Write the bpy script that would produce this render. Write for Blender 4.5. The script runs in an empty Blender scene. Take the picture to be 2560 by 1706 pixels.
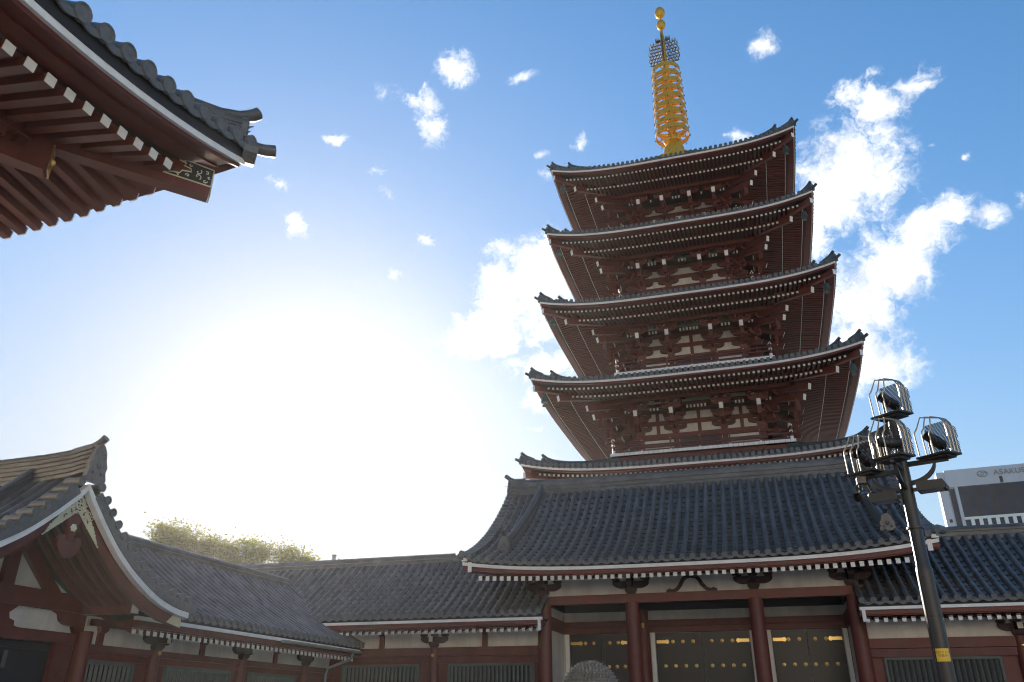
import bpy, math, random
from math import sin, cos, pi, radians, sqrt
from mathutils import Vector, Matrix
random.seed(7)
SC = bpy.context.scene
COL = SC.collection

# ------------------------------------------------------------------ camera
FPX, PITCH, YAW, ROLL = 1986.6, radians(25.157), radians(17.006), radians(0.1906)
cam = bpy.data.cameras.new("camera")
cam.sensor_width = 36.0
cam.lens = 36.0 * FPX / 2560.0
cam.clip_start = 0.1
cam.clip_end = 5000.0
camo = bpy.data.objects.new("camera", cam)
COL.objects.link(camo)
camo.location = (0, 0, 1.6)
camo.matrix_world = Matrix.Translation((0, 0, 1.6)) @ Matrix.Rotation(YAW, 4, 'Z') @ Matrix.Rotation(pi/2 + PITCH, 4, 'X') @ Matrix.Rotation(ROLL, 4, 'Z')
SC.camera = camo

# ------------------------------------------------------------------ light
SUN_AZ, SUN_EL = radians(-33.7), radians(17.0)      # azimuth clockwise from +Y
SKY_STRENGTH = 0.085
EXPOSURE = 1.7
SUN_POWER = 5.0
SC.view_settings.view_transform = 'Standard'
SC.view_settings.look = 'None'
SC.view_settings.gamma = 1.0
SC.view_settings.use_curve_mapping = False
SC.view_settings.exposure = EXPOSURE
SC.cycles.max_bounces = 8
SC.cycles.diffuse_bounces = 5
SC.cycles.use_denoising = True
SC.cycles.filter_width = 1.1

sun = bpy.data.lights.new("sun", 'SUN')
sun.energy = SUN_POWER
sun.angle = radians(0.53)
sun.color = (1.0, 0.92, 0.80)
suno = bpy.data.objects.new("sun", sun)
COL.objects.link(suno)
suno.location = (-30, 45, 40)
sv = Vector((sin(SUN_AZ)*cos(SUN_EL), cos(SUN_AZ)*cos(SUN_EL), sin(SUN_EL)))
suno.rotation_euler = sv.to_track_quat('Z', 'Y').to_euler()

# azimuth, elevation, half sizes (degrees), tilt of the cloud puffs standing in the sky
CLOUDS = [(-22.2, 44.0, 1.12, 1.11, 4), (-22.8, 43.3, 0.36, 0.56, 4), (-26.3, 41.6, 1.82, 0.52, -13), (-24.7, 41.5, 0.78, 1.03, 5), (-24.0, 39.8, 1.08, 1.1, 5), (-36.8, 34.8, 0.7, 0.41, -9), (-34.7, 31.9, 0.59, 0.81, 40), (-32.7, 38.3, 0.64, 0.26, 10), (-28.8, 36.6, 0.66, 0.27, 7), (-28.0, 35.1, 0.48, 0.36, -24), (-24.1, 32.2, 0.68, 0.34, -16), (-26.7, 29.4, 0.55, 0.43, 5), (-16.3, 43.5, 0.83, 0.34, 14), (-14.4, 38.4, 0.48, 0.21, 18), (-10.8, 39.3, 0.36, 0.76, -23), (-18.0, 31.7, 1.25, 0.99, 1), (-15.1, 30.9, 1.87, 1.7, -1), (-18.0, 29.3, 1.72, 1.56, 1), (-15.6, 28.4, 2.66, 2.49, 0), (-13.7, 29.6, 2.18, 2.94, -1), (-17.4, 27.4, 1.88, 1.31, 0), (-14.1, 25.9, 1.88, 1.25, -1), (-19.7, 25.6, 2.76, 1.44, 1), (-21.0, 24.7, 1.25, 0.78, 2), (-17.6, 25.4, 1.44, 0.94, 0), (-14.3, 23.4, 2.81, 0.94, 9), (-15.0, 21.0, 1.06, 0.94, -20), (-15.4, 18.9, 0.56, 0.31, 0), (5.9, 43.3, 0.87, 0.83, 15), (12.9, 38.2, 1.92, 1.03, -30), (13.9, 37.5, 1.61, 0.66, -20), (16.3, 38.0, 1.54, 0.75, 12), (13.6, 39.6, 0.81, 0.27, 1), (10.4, 33.9, 3.32, 2.89, -16), (8.4, 32.3, 2.76, 1.7, -14), (8.5, 35.5, 1.59, 1.25, -15), (12.3, 32.6, 1.64, 1.65, -17), (14.9, 34.6, 0.88, 0.59, -19), (16.6, 30.0, 1.28, 1.14, 5), (14.3, 28.9, 2.09, 1.64, 29), (11.7, 27.5, 2.56, 2.09, 30), (9.5, 25.6, 2.45, 3.14, -12), (12.6, 26.4, 1.79, 1.65, 30), (18.5, 29.1, 0.96, 0.69, -19), (10.5, 29.4, 0.52, 0.68, -14), (8.6, 22.9, 1.82, 2.01, -10), (9.4, 21.3, 2.91, 1.71, -10), (11.7, 23.0, 0.9, 0.56, -12), (11.4, 21.2, 1.3, 1.29, -11), (7.3, 29.9, 0.76, 1.44, -12), (2.8, 38.0, 0.79, 0.37, -12), (-13.9, 37.0, 0.74, 0.42, -2), (20.7, 29.4, 0.22, 0.46, -21), (18.3, 32.8, 0.23, 0.16, -21), (16.4, 34.3, 0.19, 0.13, -20)]
CLOUD_LIGHT = 5.2
SHOULDER = 0.35
SKY_GAIN = 1.15
DUST = 0.22
HAZE = 0.0001
SKY_SAT = 1.3


def build_world():
    w = bpy.data.worlds.new("World")
    SC.world = w
    w.use_nodes = True
    nt = w.node_tree
    N, L = nt.nodes, nt.links
    N.clear()
    out = N.new('ShaderNodeOutputWorld')
    bg = N.new('ShaderNodeBackground')
    bg.inputs['Strength'].default_value = SKY_STRENGTH
    L.new(bg.outputs[0], out.inputs[0])
    sky = N.new('ShaderNodeTexSky')
    sky.sky_type = 'NISHITA'
    sky.sun_disc = False
    sky.sun_elevation = SUN_EL
    sky.sun_rotation = SUN_AZ
    sky.altitude = 30
    sky.air_density = 1.0
    sky.dust_density = DUST
    sky.ozone_density = 1.6
    tc = N.new('ShaderNodeTexCoord')

    def math_n(op, a, b=None, c=None):
        n = N.new('ShaderNodeMath')
        n.operation = op
        for i, x in enumerate((a, b, c)):
            if x is None:
                continue
            if isinstance(x, (int, float)):
                n.inputs[i].default_value = x
            else:
                L.new(x, n.inputs[i])
        return n.outputs[0]

    def noise(vec, scale, detail, rough):
        n = N.new('ShaderNodeTexNoise')
        n.inputs['Scale'].default_value = scale
        n.inputs['Detail'].default_value = detail
        n.inputs['Roughness'].default_value = rough
        L.new(vec, n.inputs['Vector'])
        return n
    def shoulder(c):
        hs = N.new('ShaderNodeHueSaturation'); hs.inputs['Saturation'].default_value = SKY_SAT
        L.new(c, hs.inputs['Color']); c = hs.outputs[0]
        # soft shoulder so that the aureole round the sun keeps a gradient
        dot = N.new('ShaderNodeVectorMath'); dot.operation = 'DOT_PRODUCT'
        L.new(c, dot.inputs[0]); dot.inputs[1].default_value = (.25, .6, .15)
        lum = dot.outputs['Value']
        k = math_n('ADD', math_n('DIVIDE', math_n('MULTIPLY', math_n('POWER', lum, 0.5), SKY_GAIN), math_n('MULTIPLY_ADD', math_n('POWER', lum, 1.5), SHOULDER, 1.0)), 0.004)
        pal = math_n('MULTIPLY', math_n('POWER', lum, 2.0), 0.04)
        pal = math_n('MULTIPLY', math_n('DIVIDE', pal, math_n('ADD', pal, 1.0)), 0.9)
        grey = N.new('ShaderNodeCombineColor')
        for i_, f_ in enumerate((0.99, 1.0, 1.02)):
            L.new(math_n('MULTIPLY', lum, f_), grey.inputs[i_])
        pm = N.new('ShaderNodeMix'); pm.data_type = 'RGBA'
        L.new(pal, pm.inputs[0]); L.new(c, pm.inputs[6]); L.new(grey.outputs[0], pm.inputs[7])
        c = pm.outputs[2]
        sc_ = N.new('ShaderNodeVectorMath'); sc_.operation = 'SCALE'
        L.new(c, sc_.inputs[0]); L.new(k, sc_.inputs['Scale'])
        return sc_.outputs[0]

    warp = noise(tc.outputs['Generated'], 34, 3, 0.6)
    sub = N.new('ShaderNodeVectorMath'); sub.operation = 'SUBTRACT'
    L.new(warp.outputs['Color'], sub.inputs[0]); sub.inputs[1].default_value = (.5, .5, .5)
    scl = N.new('ShaderNodeVectorMath'); scl.operation = 'SCALE'
    L.new(sub.outputs[0], scl.inputs[0]); scl.inputs['Scale'].default_value = 0.022
    add = N.new('ShaderNodeVectorMath'); add.operation = 'ADD'
    L.new(tc.outputs['Generated'], add.inputs[0]); L.new(scl.outputs[0], add.inputs[1])
    D = add.outputs[0]
    scl2 = N.new('ShaderNodeVectorMath'); scl2.operation = 'SCALE'
    L.new(sub.outputs[0], scl2.inputs[0]); scl2.inputs['Scale'].default_value = 0.05
    add2 = N.new('ShaderNodeVectorMath'); add2.operation = 'ADD'
    L.new(tc.outputs['Generated'], add2.inputs[0]); L.new(scl2.outputs[0], add2.inputs[1])
    D2 = add2.outputs[0]
    cov = None
    for az, el, rx, ry, rot in CLOUDS:
        az, el = radians(az), radians(el)
        d = Vector((sin(az)*cos(el), cos(az)*cos(el), sin(el)))
        h = Vector((cos(az), -sin(az), 0))
        v = h.cross(d)
        c_, s_ = cos(radians(rot)), sin(radians(rot))
        e1 = (h*c_ + v*s_) / radians(rx*1.28)
        e2 = (-h*s_ + v*c_) / radians(ry*1.28)
        q = []
        for e in (e1, e2):
            n = N.new('ShaderNodeVectorMath'); n.operation = 'DOT_PRODUCT'
            L.new(D, n.inputs[0]); n.inputs[1].default_value = e
            q.append(n.outputs['Value'])
        a = math_n('MULTIPLY', q[0], q[0])
        b = math_n('MULTIPLY_ADD', q[1], q[1], a)
        g = math_n('SUBTRACT', 1.0, math_n('SQRT', b))
        small = min(rx, ry)
        g = math_n('MULTIPLY', g, 0.50 if small < 0.6 else (0.85 if small < 1.35 else 1.18))
        cov = g if cov is None else math_n('MAXIMUM', cov, g)
    n1 = noise(D2, 38, 10, 0.58)
    n2 = noise(tc.outputs['Generated'], 17, 6, 0.55)
    wob = math_n('MULTIPLY_ADD', n1.outputs['Fac'], 1.7, math_n('MULTIPLY_ADD', n2.outputs['Fac'], 1.0, -1.32))
    n3 = noise(D2, 120, 6, 0.6)
    wob = math_n('ADD', wob, math_n('MULTIPLY_ADD', n3.outputs['Fac'], 0.8, -0.38))
    dens = math_n('ADD', math_n('MAXIMUM', cov, -0.6), wob)
    mr = N.new('ShaderNodeMapRange'); mr.interpolation_type = 'SMOOTHSTEP'
    L.new(dens, mr.inputs['Value'])
    mr.inputs['From Min'].default_value = 0.02
    mr.inputs['From Max'].default_value = 0.95
    gate = N.new('ShaderNodeMapRange')
    L.new(cov, gate.inputs['Value'])
    gate.inputs['From Min'].default_value = -0.25
    gate.inputs['From Max'].default_value = 0.1
    fac = math_n('MULTIPLY', mr.outputs[0], gate.outputs[0])
    fac = math_n('MULTIPLY', fac, 0.95)
    shade = N.new('ShaderNodeMapRange')
    L.new(n2.outputs['Fac'], shade.inputs['Value'])
    shade.inputs['From Min'].default_value = 0.40
    shade.inputs['From Max'].default_value = 0.58
    ccol = N.new('ShaderNodeMix'); ccol.data_type = 'RGBA'
    L.new(shade.outputs[0], ccol.inputs[0])
    ccol.inputs[6].default_value = (CLOUD_LIGHT*0.66, CLOUD_LIGHT*0.70, CLOUD_LIGHT*0.76, 1)
    ccol.inputs[7].default_value = (CLOUD_LIGHT*1.05, CLOUD_LIGHT*1.04, CLOUD_LIGHT*1.02, 1)
    mx = N.new('ShaderNodeMix'); mx.data_type = 'RGBA'
    L.new(fac, mx.inputs[0])
    SKY = shoulder(sky.outputs[0])
    L.new(SKY, mx.inputs[6])
    mxadd = N.new('ShaderNodeMix'); mxadd.data_type = 'RGBA'; mxadd.blend_type = 'LIGHTEN'
    mxadd.inputs[0].default_value = 1.0
    L.new(SKY, mxadd.inputs[6]); L.new(ccol.outputs[2], mxadd.inputs[7])
    L.new(mxadd.outputs[2], mx.inputs[7])
    L.new(mx.outputs[2], bg.inputs['Color'])
    w.cycles.sampling_method = 'MANUAL'
    w.cycles.sample_map_resolution = 1024


build_world()

# ------------------------------------------------------------------ materials
def mat(name, col, rough=0.6, metal=0.0, var=0.0, island=0.0, scale=3.0, bump=0.0, bscale=40.0, spec=0.5, trans=0.0, streak=False, tint=None):
    m = bpy.data.materials.new(name)
    m.use_nodes = True
    nt = m.node_tree
    N, L = nt.nodes, nt.links
    p = N["Principled BSDF"]
    p.inputs['Base Color'].default_value = (*col, 1)
    p.inputs['Roughness'].default_value = rough
    p.inputs['Metallic'].default_value = metal
    p.inputs['Specular IOR Level'].default_value = spec
    tc = N.new('ShaderNodeTexCoord')
    src = tc.outputs['Object']
    if streak:
        mp = N.new('ShaderNodeMapping'); mp.inputs['Scale'].default_value = (1, 1, 0.18)
        L.new(src, mp.inputs['Vector']); src = mp.outputs[0]
    fac = None
    if var:
        n = N.new('ShaderNodeTexNoise'); n.inputs['Scale'].default_value = scale
        n.inputs['Detail'].default_value = 6; n.inputs['Roughness'].default_value = 0.65
        L.new(src, n.inputs['Vector'])
        r = N.new('ShaderNodeMapRange'); r.inputs['From Min'].default_value = .3; r.inputs['From Max'].default_value = .7
        r.inputs['To Min'].default_value = 1-var; r.inputs['To Max'].default_value = 1+var
        L.new(n.outputs['Fac'], r.inputs['Value'])
        fac = r.outputs[0]
        rr = N.new('ShaderNodeMapRange'); rr.inputs['To Min'].default_value = max(0.05, rough-.12); rr.inputs['To Max'].default_value = min(1, rough+.12)
        L.new(n.outputs['Fac'], rr.inputs['Value']); L.new(rr.outputs[0], p.inputs['Roughness'])
    if island:
        g = N.new('ShaderNodeNewGeometry')
        r = N.new('ShaderNodeMapRange'); r.inputs['To Min'].default_value = 1-island; r.inputs['To Max'].default_value = 1+island
        L.new(g.outputs['Random Per Island'], r.inputs['Value'])
        if fac is None:
            fac = r.outputs[0]
        else:
            k = N.new('ShaderNodeMath'); k.operation = 'MULTIPLY'
            L.new(fac, k.inputs[0]); L.new(r.outputs[0], k.inputs[1]); fac = k.outputs[0]
    if fac is not None:
        s = N.new('ShaderNodeVectorMath'); s.operation = 'SCALE'
        s.inputs[0].default_value = col
        L.new(fac, s.inputs['Scale'])
        last = s.outputs[0]
        if tint:
            tcol, tscale, tamt = tint
            n = N.new('ShaderNodeTexNoise'); n.inputs['Scale'].default_value = tscale
            n.inputs['Detail'].default_value = 8; n.inputs['Roughness'].default_value = .7
            L.new(tc.outputs['Object'], n.inputs['Vector'])
            r = N.new('ShaderNodeMapRange'); r.inputs['From Min'].default_value = .48; r.inputs['From Max'].default_value = .68
            r.inputs['To Max'].default_value = tamt
            L.new(n.outputs['Fac'], r.inputs['Value'])
            mxx = N.new('ShaderNodeMix'); mxx.data_type = 'RGBA'
            L.new(r.outputs[0], mxx.inputs[0]); L.new(last, mxx.inputs[6]); mxx.inputs[7].default_value = (*tcol, 1)
            last = mxx.outputs[2]
        L.new(last, p.inputs['Base Color'])
    if bump:
        n = N.new('ShaderNodeTexNoise'); n.inputs['Scale'].default_value = bscale; n.inputs['Detail'].default_value = 4
        L.new(tc.outputs['Object'], n.inputs['Vector'])
        b = N.new('ShaderNodeBump'); b.inputs['Strength'].default_value = bump; b.inputs['Distance'].default_value = 0.02
        L.new(n.outputs['Fac'], b.inputs['Height']); L.new(b.outputs[0], p.inputs['Normal'])
    if trans:
        p.inputs['Transmission Weight'].default_value = 0
        t = N.new('ShaderNodeBsdfTranslucent'); t.inputs['Color'].default_value = (col[0]*2.2, col[1]*2.2, col[2]*1.2, 1)
        ms = N.new('ShaderNodeMixShader'); ms.inputs[0].default_value = trans
        L.new(p.outputs[0], ms.inputs[1]); L.new(t.outputs[0], ms.inputs[2])
        L.new(ms.outputs[0], N["Material Output"].inputs['Surface'])
    return m


M = {
    'tile': mat('roof_tile', (.088, .088, .086), .38, var=.40, island=.28, scale=1.6, bump=.12, bscale=30, spec=.55, tint=((.085, .078, .062), .9, .6)),
    'tile_far': mat('pagoda_tile', (.066, .073, .076), .5, var=.25, island=.2, scale=2, spec=.45),
    'tile_end': mat('tile_end', (.135, .138, .135), .55, var=.25, scale=8, bump=.6, bscale=45),
    'red': mat('red_paint', (.112, .0175, .0105), .5, var=.30, island=.16, scale=1.6, bump=.15, streak=True, tint=((.17, .045, .032), 1.7, .45)),
    'red_dark': mat('shaded_red_paint', (.036, .010, .008), .6, var=.25, scale=1.3, streak=True),  # red darkened further: shade under eaves and soffits put into the colour
    'white': mat('white_paint', (.82, .80, .75), .6, var=.08, scale=4, tint=((.62, .58, .50), 3.0, .4)),
    'plaster': mat('plaster', (.66, .62, .55), .85, var=.16, scale=2.2, bump=.08, streak=True, tint=((.48, .43, .36), 1.3, .5)),
    'dark': mat('dark_board', (.022, .022, .022), .55, var=.2),
    'door': mat('door_black', (.017, .0165, .015), .38, var=.18, scale=1.5),
    'gold': mat('gilding', (.66, .35, .022), .30, metal=.4, var=.15, scale=4),
    'flame': mat('silhouette_gilding', (.12, .075, .012), .6, metal=.1),  # darker than the spire's gold: backlit silhouette put into the colour
    'gilt_pale': mat('pale_gilding', (.72, .66, .46), .38, metal=.5, var=.1),
    'brass': mat('brass', (.75, .52, .18), .3, metal=1.0, var=.1),
    'lattice': mat('green_grey_lattice', (.085, .095, .08), .6, var=.2, scale=4),
    'bronze': mat('bronze_green', (.06, .085, .07), .5, var=.2, metal=.3),
    'iron': mat('black_iron', (.014, .014, .014), .35, var=.2),
    'steel': mat('brushed_tube', (.42, .36, .28), .28, metal=1.0),
    'pole': mat('pole_paint', (.026, .027, .028), .42, var=.12, scale=5),
    'hotel': mat('hotel_cladding', (.46, .47, .49), .7, var=.10, scale=.12, streak=True),
    'hotel_white': mat('hotel_white', (.75, .74, .68), .6),
    'glass': mat('hotel_glass', (.016, .024, .046), .5, var=.5, scale=.12, spec=.08),
    'glass_frame': mat('hotel_frame', (.022, .023, .030), .6, spec=.1),
    'sign_grey': mat('sign_grey', (.20, .20, .22), .5),
    'yellow': mat('sticker_yellow', (.72, .46, .04), .5),
    'ink': mat('sticker_ink', (.05, .04, .03), .6),
    'stone': mat('granite_stone', (.34, .33, .31), .8, var=.15, scale=6, bump=.2),
    'wool': mat('grey_wool', (.17, .175, .175), .95, var=.3, scale=30, island=.25, bump=.5, bscale=250),
    'cloth': mat('dark_coat', (.03, .033, .04), .9, var=.15, scale=12),
    'skin': mat('skin', (.55, .36, .27), .55),
    'leaf': mat('leaf', (.085, .085, .022), .55, island=.4, trans=.4),
    'bark': mat('bark', (.09, .07, .05), .9, var=.3, scale=6),
    'gap': mat('eave_gap_black', (.018, .018, .02), .7),  # black strips put the shade of the gap under the tiles into colour
    'zinc': mat('gutter_zinc', (.30, .31, .31), .45, metal=.4, var=.15),
}


def ground_mat():
    m = bpy.data.materials.new('paving')
    m.use_nodes = True
    N, L = m.node_tree.nodes, m.node_tree.links
    p = N["Principled BSDF"]; p.inputs['Roughness'].default_value = .8
    tc = N.new('ShaderNodeTexCoord')
    br = N.new('ShaderNodeTexBrick'); br.inputs['Scale'].default_value = .8
    br.inputs['Color1'].default_value = (.27, .26, .24, 1); br.inputs['Color2'].default_value = (.32, .30, .28, 1)
    br.inputs['Mortar'].default_value = (.16, .15, .14, 1); br.inputs['Mortar Size'].default_value = .012
    L.new(tc.outputs['Object'], br.inputs['Vector'])
    n = N.new('ShaderNodeTexNoise'); n.inputs['Scale'].default_value = .7; n.inputs['Detail'].default_value = 7
    L.new(tc.outputs['Object'], n.inputs['Vector'])
    mx = N.new('ShaderNodeMix'); mx.data_type = 'RGBA'; mx.blend_type = 'MULTIPLY'; mx.inputs[0].default_value = .5
    L.new(br.outputs['Color'], mx.inputs[6]); L.new(n.outputs['Color'], mx.inputs[7])
    mx.inputs[0].default_value = .25
    L.new(mx.outputs[2], p.inputs['Base Color'])
    return m


M['ground'] = ground_mat()

# ------------------------------------------------------------------ helpers
def V3(*a):
    return Vector(a)


class MB:
    def __init__(s):
        s.v, s.f, s.m = [], [], []

    def add(s, vs, fs, m=0):
        b = len(s.v)
        s.v += [tuple(x) for x in vs]
        s.f += [tuple(i+b for i in f) for f in fs]
        s.m += [m]*len(fs)

    def box(s, x0, x1, y0, y1, z0, z1, m=0):
        s.add([(x0, y0, z0), (x1, y0, z0), (x1, y1, z0), (x0, y1, z0), (x0, y0, z1), (x1, y0, z1), (x1, y1, z1), (x0, y1, z1)],
              [(3, 2, 1, 0), (4, 5, 6, 7), (0, 1, 5, 4), (1, 2, 6, 5), (2, 3, 7, 6), (3, 0, 4, 7)], m)

    def beam(s, p0, p1, w, h, m=0, up=(0, 0, 1), m1=None, taper=1.0):
        """a bar from p0 to p1, w wide and h high; m1 is the material of its far end face"""
        p0, p1, up = Vector(p0), Vector(p1), Vector(up)
        t = (p1-p0).normalized()
        sd = t.cross(up).normalized()
        u = sd.cross(t)
        vs = []
        for p, k in ((p0, 1.0), (p1, taper)):
            for a, b in ((-1, -1), (1, -1), (1, 1), (-1, 1)):
                vs.append(p + sd*(a*w/2*k) + u*(b*h/2*k))
        s.add(vs, [(3, 2, 1, 0), (0, 1, 5, 4), (1, 2, 6, 5), (2, 3, 7, 6), (3, 0, 4, 7)], m)
        s.add(vs[4:], [(0, 1, 2, 3)], m if m1 is None else m1)

    def prism(s, pts, ext, m=0, m1=None):
        """polygon (list of 3D points) pushed along ext"""
        n = len(pts)
        e = Vector(ext)
        a = [Vector(p) for p in pts]
        s.add(a+[p+e for p in a], [tuple(range(n-1, -1, -1))] + [(i, (i+1) % n, (i+1) % n+n, i+n) for i in range(n)], m)
        s.add([p+e for p in a], [tuple(range(n))], m if m1 is None else m1)

    def lathe(s, prof, c=(0, 0, 0), n=16, m=0, axis='z', cap=True):
        vs, fs = [], []
        for r, z in prof:
            for i in range(n):
                a = 2*pi*i/n
                if axis == 'z':
                    vs.append((c[0]+r*cos(a), c[1]+r*sin(a), c[2]+z))
                elif axis == 'y':
                    vs.append((c[0]+r*cos(a), c[1]+z, c[2]+r*sin(a)))
                else:
                    vs.append((c[0]+z, c[1]+r*cos(a), c[2]+r*sin(a)))
        k = len(prof)
        for j in range(k-1):
            for i in range(n):
                q = (j*n+i, j*n+(i+1) % n, (j+1)*n+(i+1) % n, (j+1)*n+i)
                fs.append(q if axis != 'y' else q[::-1])
        if cap and prof[0][0] > 1e-6:
            f = tuple(range(n-1, -1, -1)); fs.append(f if axis != 'y' else f[::-1])
        if cap and prof[-1][0] > 1e-6:
            f = tuple((k-1)*n+i for i in range(n)); fs.append(f if axis != 'y' else f[::-1])
        s.add(vs, fs, m)

    def tube(s, pts, r, n=8, m=0, rs=None):
        pts = [Vector(p) for p in pts]
        ring = []
        prev = None
        for i, p in enumerate(pts):
            a = pts[max(i-1, 0)]; b = pts[min(i+1, len(pts)-1)]
            t = (b-a).normalized()
            if prev is None:
                ref = Vector((0, 0, 1)) if abs(t.z) < .9 else Vector((1, 0, 0))
                sd = t.cross(ref).normalized()
            else:
                sd = (prev - t*prev.dot(t)).normalized()
            prev = sd
            u = t.cross(sd)
            rr = rs[i] if rs else r
            ring.append([p + (sd*cos(2*pi*k/n) + u*sin(2*pi*k/n))*rr for k in range(n)])
        vs = [q for rg in ring for q in rg]
        fs = []
        for j in range(len(pts)-1):
            for i in range(n):
                fs.append((j*n+i, j*n+(i+1) % n, (j+1)*n+(i+1) % n, (j+1)*n+i))
        fs.append(tuple(range(n-1, -1, -1)))
        fs.append(tuple((len(pts)-1)*n+i for i in range(n)))
        s.add(vs, fs, m)

    def sweep(s, secs, m=0, closed=True, cap=True):
        """secs: list of equal-length rings of points"""
        k = len(secs[0])
        vs = [q for rg in secs for q in rg]
        fs = []
        for j in range(len(secs)-1):
            for i in range(k if closed else k-1):
                fs.append((j*k+i, j*k+(i+1) % k, (j+1)*k+(i+1) % k, (j+1)*k+i))
        if cap:
            fs.append(tuple(range(k-1, -1, -1)))
            fs.append(tuple((len(secs)-1)*k+i for i in range(k)))
        s.add(vs, fs, m)

    def xform(s, i0, mt):
        for i in range(i0, len(s.v)):
            s.v[i] = tuple(mt @ Vector(s.v[i]))

    def four(s, fn):
        for k in range(4):
            i0 = len(s.v)
            fn()
            if k:
                s.xform(i0, Matrix.Rotation(k*pi/2, 4, 'Z'))

    def build(s, name, mats, parent=None, loc=None, rz=0.0, smooth=35, off=None):
        """link one mesh object. off: this much is taken from every vertex (default: the parent's world place)"""
        o_ = Vector(off) if off is not None else (wloc(parent) if parent else Vector((0, 0, 0)))
        me = bpy.data.meshes.new(name)
        me.from_pydata([(x-o_.x, y-o_.y, z-o_.z) for x, y, z in s.v], [], s.f)
        if not isinstance(mats, (list, tuple)):
            mats = [mats]
        for q in mats:
            me.materials.append(M[q] if isinstance(q, str) else q)
        me.polygons.foreach_set('material_index', s.m)
        me.update()
        if smooth:
            me.polygons.foreach_set('use_smooth', [True]*len(me.polygons))
            me.set_sharp_from_angle(angle=radians(smooth))
        ob = bpy.data.objects.new(name, me)
        COL.objects.link(ob)
        if parent:
            ob.parent = parent
        if loc:
            ob.location = loc
        ob.rotation_euler.z = rz
        return ob


def wloc(o):
    p = Vector((0, 0, 0))
    while o:
        p = p + Vector(o.location)
        o = o.parent
    return p


def tag(o, label, cat, group=None, kind=None):
    if label:
        o['label'] = label
    if cat:
        o['category'] = cat
    if group:
        o['group'] = group
    if kind:
        o['kind'] = kind
    return o


def thing(name, label, cat, loc, group=None):
    o = bpy.data.objects.new(name, None)
    o.empty_display_size = .5
    COL.objects.link(o)
    o.location = loc
    return tag(o, label, cat, group)


def clone(o, parent, loc=None, rz=None):
    c = o.copy()
    COL.objects.link(c)
    c.parent = parent
    if loc is not None:
        c.location = loc
    if rz is not None:
        c.rotation_euler = (0, 0, rz)
    for ch in list(o.children):
        clone(ch, c)
    return c


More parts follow.
